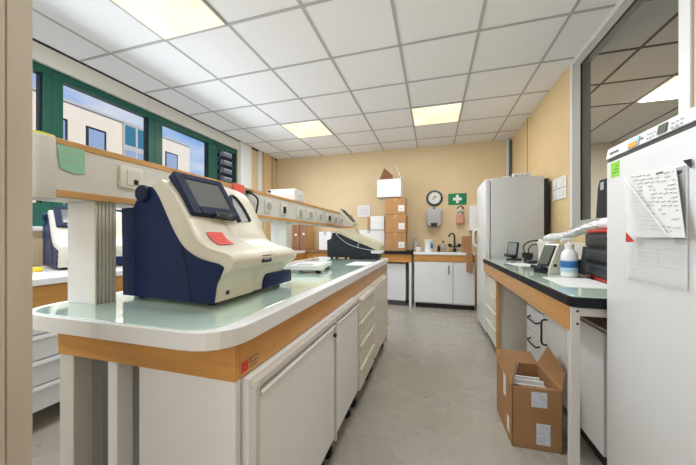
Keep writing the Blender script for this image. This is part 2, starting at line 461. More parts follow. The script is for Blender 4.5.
# service rail above the island
rl = thing('service_rail', 'long grey socket rail on columns running over the back edge of the island bench', 'socket rail', (-1.18, 2.3, BT))
RX0, RX1, RY0, RY1 = -1.275, -1.10, .588, 3.95
MB().box(RX0, RX1, RY0, RY1, 1.243, 1.405, .002).build('channel', M['rail'], rl)
MB().box(RX0-.005, RX1+.004, RY0, RY1, 1.402, 1.423, .002).build('wooden_shelf', M['pine'], rl)
MB().box(RX1-.01, RX1+.004, RY0, RY1, 1.243, 1.266, .002).build('wooden_strip', M['pine'], rl)
cap = rounded([(RX0-.005, RY0+.002), (RX1+.003, RY0+.002), (RX1+.003, .535), (RX0-.005, .535)], [0, 0, .045, .045])
MB().prism(cap, 'z', 1.236, 1.424, .004, 2).build('end_cap', M['rail'], rl, smooth=True)
for y in (.705, 2.05):
    c = MB().box(-1.253, -1.118, y, y+.072, BT+.003, 1.243, .002).build('column', M['whitegloss'], rl)
    f = MB()
    for k in range(5): f.box(-1.118, -1.112, y+.010+k*.012, y+.016+k*.012, BT+.003, 1.243)
    f.build('ribbed_cover', M['rail'], c)
    MB().box(-1.119, -1.111, y-.001, y+.006, BT+.003, 1.243, .001).build('edge_strip', M['machine'], c)
def sock(y0, y1, z0, z1, kind):
    s = MB().box(RX1-.002, RX1+.012, y0, y1, z0, z1, .004).build('socket', M['socket'], rl, smooth=True)
    ym, zm = (y0+y1)/2, (z0+z1)/2
    if kind == 'data':
        MB().box(RX1+.012, RX1+.016, ym-.022, ym+.030, z0+.012, z1-.012, .002).build('insert', M['rail'], s)
        MB().box(RX1+.016, RX1+.018, ym+.002, ym+.018, z0+.016, z0+.034).build('port', M['black'], s)
    elif kind == 'round':
        MB().lathe([(.0, .0), (.026, .0), (.030, .004)], (RX1+.0125, ym, zm), 16, 'x').build('recess', M['greyp'], s)
    else:
        dy = (y1-y0)*.18
        MB().box(RX1+.012, RX1+.020, ym-dy, ym+dy, zm-.032, zm+.018, .002).build('insert', M['softblack' if kind == 'plug' else 'greyp'], s)
sock(.772, .858, 1.302, 1.383, 'data')
for y0, y1, k in ((1.715, 1.80, 'round'), (1.925, 2.02, 'plug'), (2.19, 2.32, 'flat'), (2.39, 2.54, 'flat'), (2.645, 2.77, 'flat'), (2.895, 3.045, 'plug'), (3.12, 3.25, 'flat'), (3.34, 3.49, 'flat')):
    sock(y0, y1, 1.288, 1.378, k)
n = MB()
pts = [(.590, 1.406), (.664, 1.404), (.664, 1.326), (.632, 1.322), (.600, 1.332)]
n.prism(pts, 'x', RX1+.0015, RX1+.004)
no = n.build('sticky_note', M['greennote']); tag(no, 'pale green sticky note on the near end of the socket rail', 'note')
tx = MB().box(RX1+.004, RX1+.0045, .605, .632, 1.380, 1.383).box(RX1+.004, RX1+.0045, .605, .628, 1.357, 1.360)
tx.build('handwriting', M['inkgrey'], no)
o = MB().box(RX1+.0045, RX1+.02, 1.385, 1.475, 1.375, 1.428, .003).build('red_note_pad', M['red']); tag(o, 'red note pad stuck on the socket rail above the large blue and cream analyser', 'note pad')
cb = MB().tube(spline([(RX1+.02, 1.53, 1.392), (RX1+.03, 1.57, 1.378), (RX1+.026, 1.605, 1.355), (RX1+.02, 1.605, 1.31), (RX1+.015, 1.60, 1.27)]), .006)
cb.box(RX1+.005, RX1+.03, 1.505, 1.545, 1.383, 1.405, .004)
tag(cb.build('power_cable', M['black'], smooth=True), 'short black cable hooked over the socket rail beside the red note pad', 'cable')
o = MB().lathe([(.028, 0), (.036, .006), (.034, .014), (.02, .018)], (-1.165, .585, 1.4245), 18).build('yellow_pad', M['lime'], smooth=True)
tag(o, 'small yellow-green pad lying on the near end of the socket rail', 'pad')
t = thing('instrument_box', 'low white box with a round knob standing on the socket rail shelf', 'box', (-1.23, 2.26, 1.423))
MB().box(-1.36, -1.102, 2.17, 2.36, 1.424, 1.525, .008).build('housing', M['whitegloss'], t, smooth=True)
MB().lathe([(.013, 0), (.012, -.010), (.006, -.012)], (-1.338, 2.17, 1.508), 14, 'y').build('knob', M['softblack'], t)
MB().box(-1.103, -1.100, 2.25, 2.28, 1.465, 1.48).build('latch', M['lgrey'], t)

# ------------------------------------------------------------------ blood analyser (large, cream and navy)
SHEAR = .08
def make_analyser(loc, rz, label):
    t = thing('blood_analyser', label, 'laboratory analyser', loc, rz, group='blue and cream analysers')
    W = .548
    front = spline([(0.0, .018), (-.003, .05), (-.014, .082), (-.042, .112), (-.070, .130), (-.081, .148), (-.081, .165), (-.064, .180), (-.02, .192), (.02, .203), (.072, .234), (.120, .307), (.172, .382), (.215, .428)], 4)
    back = [(.235, .437), (.258, .437), (.285, .42), (.318, .375), (.365, .338), (.41, .338), (.440, .338), (.436, .018)]
    prof = front+back
    def gy(s): return .243 - .055*max(0, min(1, (s+.05)/.15))      # course of the groove between the two halves
    def surf(s, y):                                                # height of the sloping front
        for (s0, z0), (s1, z1) in zip(front[28:], front[29:]+[back[0]]):
            if s0 <= s <= s1:
                z = z0+(z1-z0)*(s-s0)/max(1e-6, s1-s0); break
        else: z = front[-1][1]
        return z
    def d_of(y):
        d = 0.0
        if y < .03: d = (.03-y)**2*8
        if y > .42: d = ((y-.42)/(W-.42))**2*.082
        return d
    def shape(s, y, z):
        wgt = max(0, 1-max(0, s-.05)/.35)
        d = d_of(y)
        hump = .022*min(1, max(0, (y-.27)/.02))*max(0, (z-.25)/.19)
        return s + d*wgt + (0 if y < .27 else .008*wgt), z + hump - (d*.45*min(1, max(0, (z-.10)/.06)))
    secs = []
    for y in (0, .008, .03, .08, .14, .20, .255, .263, .271, .279, .288, .34, .40, .44, .475, .505, .525, .54, W):
        ring = []
        h = max(0, 1-max(0, abs(y-.27)-.03)/.24)
        for (s, z) in prof:
            s2, z2 = shape(s, y, z)
            if .26 < y < .275: s2 += .007*(1 if s < .23 else 0)
            ring.append((-s2, y+(gy(s)-.27)*h + SHEAR*max(0, s), z2))
        secs.append(ring)
    mb = MB(); bm = mb.bm
    V = [[bm.verts.new(p) for p in r] for r in secs]
    n = len(prof)
    fs = []
    for a, b_ in zip(V, V[1:]):
        for i in range(n): fs.append(bm.faces.new((a[i], a[(i+1) % n], b_[(i+1) % n], b_[i])))
    fs.append(bm.faces.new(V[0][::-1])); fs.append(bm.faces.new(V[-1]))
    bmesh.ops.recalc_face_normals(bm, faces=fs)
    mb.build('housing', M['machine'], t, smooth=True, world=False, angle=50)
    def shear(o):
        for v in o.data.vertices: v.co.y += SHEAR*max(0, -v.co.x)
        return o
    navy = [(.438, .016), (.446, .340), (.378, .341), (.366, .362)]
    navy += spline([(.340, .385), (.318, .407), (.296, .413), (.276, .405), (.250, .374), (.224, .332), (.176, .253), (.129, .199), (.070, .167), (.02, .154), (-.021, .146), (-.040, .137)], 4)
    navy += spline([(-.041, .132), (-.030, .108), (-.013, .080), (-.006, .045), (-.001, .016)], 3)
    shear(MB().prism([(-s, z) for s, z in navy], 'y', -.004, .004).build('side_cheek', M['navy'], t, world=False))
    shear(MB().box(-.449, -.38, .004, W-.03, .014, .342, .003).build('rear_case', M['navy'], t, world=False))
    shear(MB().tube([(-s, -.0045, z) for s, z in spline([(.138, .200), (.120, .14), (.104, .088), (.094, .05), (.090, .018)], 4)], .0016, 6).build('seam', M['black'], t, world=False))
    shear(MB().tube([(-s, -.0045, z) for s, z in [(.378, .34), (.372, .26), (.368, .02)]], .0013, 6).build('seam', M['black'], t, world=False))
    shear(MB().lathe([(.0, -.016), (.026, -.016), (.031, -.011), (.032, .0), (.02, .002)], (-.322, -.004, .388), 22, 'y').build('hinge_disc', M['navydark'], t, world=False, smooth=True))
    MB().prism(rounded([(.285, .018), (.515, .018), (.515, .074), (.290, .080)], [.004, .004, .01, .02]), 'x', -.06, .010, .004).build('front_drawer', M['navy'], t, world=False, smooth=True)
    bd = MB().box(.0, .006, -.032, .032, -.014, .014, .002); bd.bm.transform(Matrix.Translation((.0765, .182, .152)) @ RY(-.05).to_4x4())
    bd = bd.build('badge', M['softblack'], t, world=False)
    k = MB()
    for i in range(4): k.box(.006, .0066, -.018+.010*i, -.011+.010*i, -.004, .004)
    k.bm.transform(Matrix.Translation((.0765, .182, .152)) @ RY(-.05).to_4x4()); k.build('badge_mark', M['lgrey'], bd, world=False)
    MB().box(-.01, .0055, .056, .070, .036, .049, .001).build('rating_mark', M['softblack'], t, world=False)
    def on_slope(s, y, lift):
        return (-s+lift*.5, y+SHEAR*max(0, s), surf(s, y)+lift)
    lb = MB(); rows = []
    for k in range(5):
        s = .022+.060*k/4; yl = .046+.004*k/4; yr = .124+.004*k/4
        rows.append([lb.bm.verts.new(on_slope(s, y, .003)) for y in (yl, yr)])
    for r0, r1 in zip(rows, rows[1:]): lb.bm.faces.new((r0[0], r0[1], r1[1], r1[0]))
    r_ = bmesh.ops.extrude_face_region(lb.bm, geom=list(lb.bm.faces)); bmesh.ops.translate(lb.bm, verts=[v for v in r_['geom'] if isinstance(v, bmesh.types.BMVert)], vec=(.0005, 0, .0010))
    bmesh.ops.recalc_face_normals(lb.bm, faces=lb.bm.faces)
    lo_ = lb.build('red_label', M['red'], t, world=False)
    tl = MB()
    for k in range(5):
        s = .032+.009*k; p = Vector(on_slope(s, .058, .0045)); q = Vector(on_slope(s+.0022, .058, .0045))
        tl.quad(p, p+Vector((0, .055-.008*(k % 2), 0)), q+Vector((0, .055-.008*(k % 2), 0)), q, .0004)
    tl.build('label_print', M['redplastic'], lo_, world=False)
    # tilted touch screen
    W2, Hs, Th = .222, .182, .030
    T = Matrix.Translation((-.150, .143, .389)) @ (RZ(-.07) @ RY(-.59)).to_4x4()
    def scr(mb, nm, m, par, **kw):
        mb.bm.transform(T); return mb.build(nm, M[m], par, world=False, **kw)
    ts = scr(MB().box(-Th, 0, -W2/2, W2/2, -Hs/2, Hs/2, .006, 3), 'touch_screen', 'navydark', t, smooth=True)
    fr_ = MB().box(0, .005, -W2/2, -W2/2+.036, -Hs/2, Hs/2, .002).box(0, .005, W2/2-.026, W2/2, -Hs/2, Hs/2, .002).box(0, .005, -W2/2+.036, W2/2-.026, Hs/2-.024, Hs/2, .002).box(0, .007, -W2/2+.036, W2/2-.026, -Hs/2, -Hs/2+.032, .002)
    scr(fr_, 'bezel', 'navydark', ts)
    scr(MB().box(-.001, .0012, -W2/2+.036, W2/2-.026, -Hs/2+.032, Hs/2-.024), 'display', 'screen', ts)
    scr(MB().box(-.01, .012, -.02, .07, -Hs/2-.008, -Hs/2+.010, .004), 'bottom_bar', 'black', ts)
    scr(MB().box(-.075, -.025, -.035, .035, -.06, .04, .006), 'support_arm', 'machine', ts)
    # arched viewing window on the right half
    arc = []
    for k in range(15):
        a = PI*k/14
        s = .112 + .070*math.sin(a); y = .305 + .040*math.cos(a)
        s2, z2 = shape(s, y, surf(s, y)); arc.append((-s2+.004, y+SHEAR*s, z2+.004))
    MB().tube(arc, .0085, 8).build('window_arch', M['softblack'], t, world=False, smooth=True)
    q = MB(); q.bm.faces.new([q.bm.verts.new((x-.002, y, z+.001)) for x, y, z in arc])
    r_ = bmesh.ops.extrude_face_region(q.bm, geom=list(q.bm.faces)); bmesh.ops.translate(q.bm, verts=[v for v in r_['geom'] if isinstance(v, bmesh.types.BMVert)], vec=(-.006, 0, -.004))
    bmesh.ops.recalc_face_normals(q.bm, faces=q.bm.faces)
    q.build('viewing_window', M['lgrey'], t, world=False)
    for (x, y) in ((-.40, .05), (-.05, .05), (-.40, .50), (-.07, .50)):
        MB().lathe([(.016, .0), (.018, .008), (.014, .022)], (x, y+SHEAR*-x, 0), 12).build('foot', M['black'], t, world=False)
    return t
BTG = BT+.003
an1 = make_analyser((-.679, .769, BTG), 0, 'large cream and navy analyser with tilted touch screen at the near end of the island')
an3 = copy_tree(an1); an3.location = (-2.53, 1.36, .886); an3.rotation_euler.z = -.25
for ch in [c for c in an3.children if c.name.startswith('red_label')]:
    for g in list(ch.children): bpy.data.objects.remove(g)
    bpy.data.objects.remove(ch)
an3['label'] = 'blue and cream analyser on the window bench, partly behind the white rail column'

# second analyser at the far end of the island
def make_analyser_two():
    x0 = -.545; y0, y1 = 2.93, 3.17
    t = thing('blood_analyser', 'black and cream analyser with raised screen at the far end of the island bench', 'laboratory analyser', (-.83, 3.05, BTG), group='blue and cream analysers')
    z = BTG
    lower = [(-1.10, z+.016), (-1.105, z+.195), (-1.06, z+.215), (-1.04, z+.275), (-.98, z+.28), (-.80, z+.20), (-.60, z+.125), (-.545, z+.10), (-.55, z+.03), (-.60, z+.022)]
    MB().prism(lower, 'y', y0, y1, .004).build('body', M['softblack'], t, smooth=True)
    shell = spline([(-1.0, z+.275), (-.97, z+.31), (-.92, z+.318), (-.83, z+.285), (-.70, z+.235), (-.585, z+.185), (-.522, z+.14), (-.528, z+.085)], 4)
    inner = [(-.565, z+.095), (-.62, z+.125), (-.80, z+.195), (-.96, z+.268), (-.995, z+.262)]
    MB().prism(shell+inner, 'y', y0-.006, y1+.006, .004).build('top_shell', M['machine2'], t, smooth=True)
    MB().tube(spline([(-1.0, y0-.007, z+.265), (-.88, y0-.009, z+.17), (-.72, y0-.009, z+.115), (-.58, y0-.008, z+.095)], 6), .004, 6).build('side_stripe', M['lgrey'], t, smooth=True)
    MB().tube([(-.76, y0-.008, z+.12), (-.74, y0-.008, z+.21)], .004, 6).build('side_stripe', M['lgrey'], t)
    MB().box(-.62, -.50, y0-.004, y0+.12, z+.062, z+.098, .008).build('sample_tray', M['white'], t, smooth=True)
    MB().box(-.85, -.55, y0+.01, y1-.01, z+.004, z+.03, .004).build('base_plate', M['softblack'], t)
    for i, (a, b_, zz) in enumerate(((-.80, -.74, .225), (-.71, -.66, .198))):
        MB().box(a, b_, y0+.04, y1-.06, z+zz-.006, z+zz+.006, .003, rot=RY(.38)).build('cover_latch', M['dkgrey'], t)
    c = Vector((-.905, 3.05, z+.455)); R = RY(-.78)
    s_ = MB().box(-.014, .014, -.105, .105, -.125, .125, .006); s_.bm.transform(Matrix.Translation(c) @ R.to_4x4())
    s_ = s_.build('touch_screen', M['machine2'], t, smooth=True)
    d = MB().box(.0135, .0155, -.09, .09, -.10, .10); d.bm.transform(Matrix.Translation(c) @ R.to_4x4()); d.build('display', M['softblack'], s_)
    d = MB().box(-.0155, -.0135, -.095, .095, -.115, .115); d.bm.transform(Matrix.Translation(c) @ R.to_4x4()); d.build('back_cover', M['dkgrey'], s_)
    d = MB().box(-.83, -.79, 3.02, 3.08, z+.23, z+.40, .004, rot=RY(-.3)); d.build('support_arm', M['machine2'], t)
    for x in (-1.06, -.90, -.64):
        for y in (y0+.03, y1-.03):
            MB().lathe([(.014, 0), (.015, .02)], (x, y, z), 10).build('foot', M['black'], t)
make_analyser_two()

# white tray with papers on the island
t = thing('plastic_tray', 'shallow white plastic tray of papers on the glass between the two analysers', 'tray', (-.82, 1.86, BTG))
cx, cy = -.835, 1.86
tr = MB()
R = RZ(.18)
def rb(mb, x0, x1, y0, y1, z0, z1, bev=.002):
    k = MB().box(x0, x1, y0, y1, z0, z1, bev); k.bm.transform(Matrix.Translation((cx, cy, BTG)) @ R.to_4x4())
    me = bpy.data.meshes.new('tmp'); k.bm.to_mesh(me); k.bm.free(); mb.bm.from_mesh(me); bpy.data.meshes.remove(me)
rb(tr, -.13, .13, -.19, .19, .022, .028); rb(tr, -.13, -.122, -.19, .19, .026, .05); rb(tr, .122, .13, -.19, .19, .026, .05)
rb(tr, -.122, .122, -.19, -.182, .026, .05); rb(tr, -.122, .122, .182, .19, .026, .05)
tr.build('tray', M['whitegloss'], t)
for sx in (-.10, .10):
    for sy in (-.16, .16):
        f = MB(); rb(f, sx-.015, sx+.015, sy-.015, sy+.015, 0, .022); f.build('foot', M['softblack'], t)
f = MB(); rb(f, -.10, .09, -.16, .15, .0285, .046, .001); f = f.build('paper_stack', M['paper']); tag(f, 'small stack of white papers lying in the white plastic tray', 'papers')
f2 = MB(); rb(f2, -.06, .05, -.12, -.02, .0465, .0472, 0); f2.build('printed_block', M['lgrey'], f)
pl = MB().box(-.70, -.52, 2.30, 2.62, BTG, BTG+.003)
pl = pl.build('paper_sheet', M['paper']); tag(pl, 'flat white sheet on the island glass in front of the far analyser', 'paper')

# ------------------------------------------------------------------ window bench on the left
wb = thing('lab_bench', 'white window bench with an orange apron along the left wall', 'lab bench', (-2.6, 2.2, 0))
MB().box(XL+.01, -2.13, .55, 4.60, .845, .885, .005).build('worktop', M['whitegloss'], wb)
MB().box(-2.17, -2.15, .57, 4.58, .725, .845).build('apron', M['wood'], wb)
for y in (.60, 1.95, 3.2, 4.5):
    MB().box(-2.22, -2.18, y, y+.045, 0, .74, .003).build('leg', M['frame'], wb)
    MB().box(-3.0, -2.955, y, y+.045, 0, .845, .003).build('leg', M['frame'], wb)
drawers(-2.165, .5, .99, 1.62, 4, .715, .12, 'white drawer unit with castors under the window bench, nearest the post', 'white', 'drawer units under the window bench')
drawers(-2.165, .5, 2.1, 2.7, 4, .715, .12, 'white drawer unit under the window bench behind the island', 'white', 'drawer units under the window bench')
o = MB().box(-2.625, -2.555, 1.255, 1.305, .886, .915, .006).build('yellow_box', M['yellow'], smooth=True); tag(o, 'small yellow plastic box on the window bench in front of the blue analyser', 'box')
o = MB().tube(spline([(-2.98, 1.40, .898), (-2.93, 1.30, .93), (-2.88, 1.22, .975), (-2.83, 1.16, .94), (-2.80, 1.10, .898), (-2.90, .98, .898)]), .010)
tag(o.build('cable_loop', M['black'], smooth=True), 'black cable looped on the window bench beside the small yellow box', 'cable')

# ------------------------------------------------------------------ back-left bench with boxes
bb = thing('lab_bench', 'back wall bench with black edge and orange apron carrying cartons', 'lab bench', (-1.6, 4.95, 0))
MB().box(-.85, -.328, 4.67, 5.23, .850, .893, .003).build('black_worktop', M['blackedge'], bb)
MB().box(-2.60, -.852, 4.67, 5.23, .850, .893, .003).build('worktop', M['brown'], bb)
MB().box(-2.58, -.335, 4.70, 4.72, .715, .850).build('apron', M['wood'], bb)
for x in (-.372, -2.55):
    MB().box(x, x+.035, 4.70, 4.74, 0, .715, .003).build('leg', M['whitegloss'], bb)
    MB().box(x, x+.035, 5.15, 5.19, 0, .85, .003).build('leg', M['whitegloss'], bb)
# under-bench fridge
uf = thing('small_fridge', 'small white fridge standing under the carton bench', 'fridge', (-.62, 5.0, 0))
MB().box(-.86, -.43, 4.80, 5.18, .07, .69, .006).build('body', M['lgrey'], uf)
MB().box(-.86, -.432, 4.755, 4.80, .085, .69, .008).build('door', M['white'], uf)
MB().box(-.85, -.44, 4.79, 5.17, 0, .07).build('plinth', M['dkgrey'], uf)
# two wood-grain cases
def case(x0, x1, y0, y1, z1, label):
    t = thing('storage_case', label, 'case', ((x0+x1)/2, (y0+y1)/2, .893), group='brown wood-grain cases on the back bench')
    MB().box(x0, x1, y0, y1, .893, z1, .004).build('body', M['brown'], t)
    MB().box(x0+.055, x0+.095, y0-.004, y0, z1-.20, z1-.165, .001).build('label_holder', M['paper'], t)
    MB().box(x1-.003, x1+.001, y0+.01, y1, .90, z1-.01).build('side_edge', M['pine'], t)
case(-2.49, -2.345, 4.80, 5.1, 1.345, 'brown wood-grain case at the back bench, the one against the window side')
case(-2.335, -2.19, 4.80, 5.1, 1.36, 'brown wood-grain case on the back bench next to the white cartons')
def carton(x0, x1, y0, y1, z0, z1, label, m='paper', cat='carton', group=None, tape=True, rz=0):
    t = thing('carton', label, cat, ((x0+x1)/2, (y0+y1)/2, z0), group=group)
    MB().box(x0, x1, y0, y1, z0, z1, .003).build('box', M[m], t)
    if tape:
        MB().box((x0+x1)/2-.025, (x0+x1)/2+.025, y0-.0015, y1, z1-.0005, z1+.0012).box((x0+x1)/2-.025, (x0+x1)/2+.025, y0-.0015, y0+.001, z1-.06, z1).build('tape', M['pine' if m != 'paper' else 'lgrey'], t)
    t.rotation_euler.z = rz
    return t
g1 = 'white cartons on the back bench'
carton(-1.95, -1.72, 4.78, 5.0, .894, 1.215, 'white carton standing alone between the wood-grain cases and the far analyser', group=g1)
carton(-1.33, -.79, 4.84, 5.2, .894, 1.245, 'wide white carton behind the far analyser, bottom of its pile', group=g1)
c2 = carton(-1.03, -.79, 4.82, 5.15, 1.247, 1.36, 'flat white carton in the pile beside the brown cartons, middle one', group=g1, tape=False)
carton(-1.03, -.79, 4.82, 5.15, 1.362, 1.475, 'flat white carton on top of the pile beside the brown cartons', group=g1, tape=False)
o = MB().box(-1.085, -1.04, 4.84, 5.1, 1.247, 1.47, .003).build('cardboard_sleeve', M['card2']); tag(o, 'narrow brown cardboard sleeve upright on the white pile', 'cardboard')
t = thing('wall_notice', 'white printed notice on the back wall above the white cartons', 'notice', (-1.23, 5.238, 1.6))
MB().box(-1.36, -1.12, 5.228, 5.239, 1.495, 1.715).build('sheet', M['paper'], t)
k = MB()
for i in range(5): k.box(-1.33, -1.16+.02*(i % 2), 5.2265, 5.228, 1.66-.03*i, 1.665-.03*i)
k.build('printed_text', M['inkgrey'], t)
# brown carton stack
g2 = 'brown cartons stacked on the back bench'
zz = [.894, 1.198, 1.488, 1.772]
for i, (nm, dx, rz) in enumerate((('bottom', 0.0, 0.02), ('middle', .008, -.02), ('top', -.004, .035))):
    x0, x1 = -.765+dx, -.435+dx
    t = carton(x0, x1, 4.74, 5.10, zz[i], zz[i+1]-.003, 'brown carton in the stack of three on the back bench, %s one' % nm, 'card2', group=g2, tape=True)
    MB().box(x1-.115, x1-.02, 4.7375, 4.74, zz[i]+.05, zz[i]+.15).build('label_sheet', M['paper'], t)
    MB().box(x1-.085, x1-.055, 4.7365, 4.7375, zz[i]+.085, zz[i]+.10).build('label_print', M['inkgrey'], t)
    t.rotation_euler.z = rz
# open white carton on top
t = thing('open_carton', 'open white carton with raised flaps on top of the brown carton stack', 'carton', (-.66, 4.9, 1.772))
x0, x1, y0, y1, z0, z1 = -.90, -.50, 4.72, 5.08, 1.772, 2.07
b_ = MB().box(x0, x1, y0, y1, z0, z0+.004).box(x0, x1, y0, y0+.004, z0, z1).box(x0, x1, y1-.004, y1, z0, z1).box(x0, x0+.004, y0, y1, z0, z1).box(x1-.004, x1, y0, y1, z0, z1)
b_.build('box', M['paper'], t)
f = MB().prism([(-.893, z1-.02), (-.66, z1-.02), (-.655, z1+.09), (-.80, z1+.22), (-.885, z1+.03)], 'y', 4.88, 4.885).build('back_flap', M['carddk'], t)
f = MB().quad((x1-.004, y0, z1), (x1-.004, y1, z1), (x1-.02, y1-.02, z1+.05), (x1-.10, y0+.03, z1+.26), .004).build('side_flap', M['paper'], t)
MB().quad((x0, y0, z1), (x0, y1, z1), (x0+.02, y1-.02, z1+.02), (x0+.02, y0+.02, z1+.02), .004).build('side_flap', M['paper'], t)
k = MB()
for i in range(4): k.box(x0+.05, x0+.12, y0-.0015, y0, z0+.10+.03*i, z0+.112+.03*i)
k.build('printed_text', M['paperblue'], t)

# ------------------------------------------------------------------ sink unit at the back
su = thing('sink_unit', 'white sink cabinet with orange front strip at the back wall', 'sink unit', (.12, 4.95, 0))
SX0, SX1, SY0 = -.305, .60, 4.70
MB().box(SX0+.01, SX1, SY0+.03, 5.235, .08, .735).build('carcass', M['white'], su)
wt = MB().box(SX0, SX1, SY0-.005, 5.235, .842, .882, .006)
wt.build('worktop', M['whitegloss'], su)
MB().box(SX0+.005, SX1, SY0+.01, SY0+.03, .738, .842).build('apron', M['wood'], su)
d = MB().box(SX0+.02, .285, SY0+.005, SY0+.03, .10, .728, .003).build('door', M['white'], su)
MB().tube([(.225, SY0+.006, .68), (.225, SY0-.02, .67), (.225, SY0-.02, .56), (.225, SY0+.006, .55)], .007).build('handle', M['dkgrey'], d)
MB().box(.295, SX1-.005, SY0+.008, SY0+.03, .10, .728, .003).build('door', M['white'], su)
MB().box(SX0+.03, SX1, SY0+.09, 5.2, 0, .08).build('plinth', M['black'], su)
MB().box(SX0+.005, SX0+.03, SY0+.02, SY0+.05, 0, .08).build('foot', M['lgrey'], su)
MB().box(-.05, .38, 4.85, 5.15, .8815, .884, .001).build('sink_rim', M['chrome'], su)
tp = MB().tube(spline([(.34, 5.15, .885), (.34, 5.15, 1.10), (.325, 5.11, 1.165), (.29, 5.05, 1.18), (.25, 5.01, 1.15), (.245, 5.0, 1.12)]), .013, 10)
tp.lathe([(.03, .884), (.03, .90), (.02, .93)], (.34, 5.15, 0), 14).box(.25, .43, 5.135, 5.165, .95, .975, .006)
tp.lathe([(.025, .965), (.03, .975), (.03, 1.0), (.02, 1.01)], (.265, 5.15, 0), 12).lathe([(.025, .965), (.03, .975), (.03, 1.0), (.02, 1.01)], (.415, 5.15, 0), 12)
tp.build('tap', M['black'], su, smooth=True)
# items on the sink unit
t = thing('plastic_tub', 'white plastic tub with a dark label on the sink worktop', 'tub', (.0, 4.86, .882))
MB().lathe([(.060, .882), (.066, .89), (.068, 1.05), (.071, 1.055), (.071, 1.075), (.06, 1.08)], (-.07, 4.84, 0), 24).build('body', M['whitegloss'], t, smooth=True)
MB().box(-.045, -.005, 4.773, 4.781, .94, 1.02, .003, rot=RZ(.5)).build('label_patch', M['blue'], t)
def bottle(x, y, z, r, h, m, label, cap='black'):
    t = thing('bottle', label, 'bottle', (x, y, z))
    MB().lathe([(r*.9, 0), (r, .006), (r, h*.62), (r*.45, h*.78), (r*.4, h*.86)], (x, y, z), 16).build('body', M[m], t, smooth=True)
    MB().lathe([(r*.45, h*.84), (r*.5, h*.86), (r*.5, h), (r*.2, h)], (x, y, z), 12).build('cap', M[cap], t, smooth=True)
    return t
bottle(.155, 5.08, .886, .035, .17, 'greyp', 'grey soap bottle beside the black tap')
bottle(.085, 5.06, .886, .024, .11, 'softblack', 'small dark bottle between the tub and the soap bottle')
o = MB().lathe([(.03, 0), (.04, .01), (.042, .05), (.035, .055)], (-.04, 5.0, .886), 16).build('cup', M['chrome'], smooth=True); tag(o, 'small metal cup on the sink behind the white tub', 'cup')
o = MB().lathe([(.03, 0), (.045, .02), (.048, .06), (.04, .075)], (-.235, 4.82, .883), 16).build('jar', M['cream'], smooth=True); tag(o, 'squat cream jar at the end of the sink worktop beside the brown cartons', 'jar')
bottle(-.295, 5.08, .883, .045, .22, 'lgrey', 'grey bottle in the gap beside the brown cartons', 'lgrey')
# cartons before the fridge
o = MB().box(.435, .555, 4.72, 4.98, .884, 1.135, .003).build('carton', M['card']); tag(o, 'brown carton on the sink worktop beside the tall fridge', 'carton')
o = MB().prism([(.475, .60), (.562, .58), (.562, .89), (.475, .89)], 'y', 4.66, 4.685, .002).build('cardboard_flap', M['card']); tag(o, 'folded brown cardboard hanging in front of the sink cabinet beside the tall fridge', 'cardboard')

# things on the back wall
t = thing('wall_clock', 'round clock with dark green rim on the back wall', 'clock', (.017, 5.238, 1.79))
MB().lathe([(.136, 0), (.138, -.012), (.130, -.03), (.106, -.034), (.102, -.022)], (.017, 5.2385, 1.795), 36, 'y').build('rim', M['clockgreen'], t, smooth=True)
MB().lathe([(.0, 0), (.103, 0), (.103, .004)], (.017, 5.2120, 1.795), 36, 'y').build('dial', M['paper'], t)
k = MB()
for i in range(12):
    a = i*PI/6; k.box(.017+.088*math.sin(a)-.004, .017+.088*math.sin(a)+.004, 5.2095, 5.2118, 1.795+.088*math.cos(a)-.006, 1.795+.088*math.cos(a)+.006)
k.build('hour_marks', M['ink'], t)
MB().box(.010, .024, 5.2080, 5.2095, 1.79, 1.855, rot=RY(1.0)).build('hand', M['orange'], t)
MB().box(.012, .022, 5.2065, 5.2080, 1.75, 1.84, rot=RY(.9)).build('hand', M['ink'], t)
t = thing('towel_dispenser', 'grey paper towel dispenser under the clock', 'dispenser', (.02, 5.238, 1.46))
MB().prism(rounded([(-.115, 1.60), (.13, 1.60), (.115, 1.31), (-.10, 1.31)], [.03, .03, .03, .03]), 'y', 5.10, 5.239, .012).build('housing', M['lgrey'], t, smooth=True)
MB().prism([(-.045, 1.36), (.07, 1.36), (.05, 1.295), (-.03, 1.295)], 'y', 5.097, 5.103).build('outlet', M['black'], t)
MB().box(-.005, .03, 5.10, 5.13, 1.60, 1.625, .004).build('lock', M['dkgrey'], t)
t = thing('first_aid_sign', 'green sign with a white cross on the back wall', 'sign', (.40, 5.238, 1.76))
MB().box(.245, .535, 5.230, 5.239, 1.672, 1.862).build('board', M['signgreen'], t)
cx, cz, a_, b_ = .39, 1.767, .023, .070
MB().prism([(cx-a_, cz-b_), (cx+a_, cz-b_), (cx+a_, cz-a_), (cx+b_, cz-a_), (cx+b_, cz+a_), (cx+a_, cz+a_), (cx+a_, cz+b_), (cx-a_, cz+b_), (cx-a_, cz+a_), (cx-b_, cz+a_), (cx-b_, cz-a_), (cx-a_, cz-a_)], 'y', 5.2265, 5.2305).build('cross', M['paper'], t)
t = thing('wall_mounted_soap_dispenser', 'elbow lever soap dispenser with salmon liquid under the green sign', 'dispenser', (.43, 5.238, 1.46))
MB().box(.385, .46, 5.20, 5.239, 1.50, 1.64, .004).build('bracket', M['cream'], t)
MB().tube(spline([(.38, 5.17, 1.60), (.42, 5.12, 1.632), (.465, 5.13, 1.615), (.48, 5.18, 1.60)]), .010).build('lever', M['ink'], t, smooth=True)
MB().tube(spline([(.38, 5.17, 1.52), (.42, 5.12, 1.54), (.465, 5.13, 1.53), (.475, 5.18, 1.52)]), .009).build('pump', M['ink'], t, smooth=True)
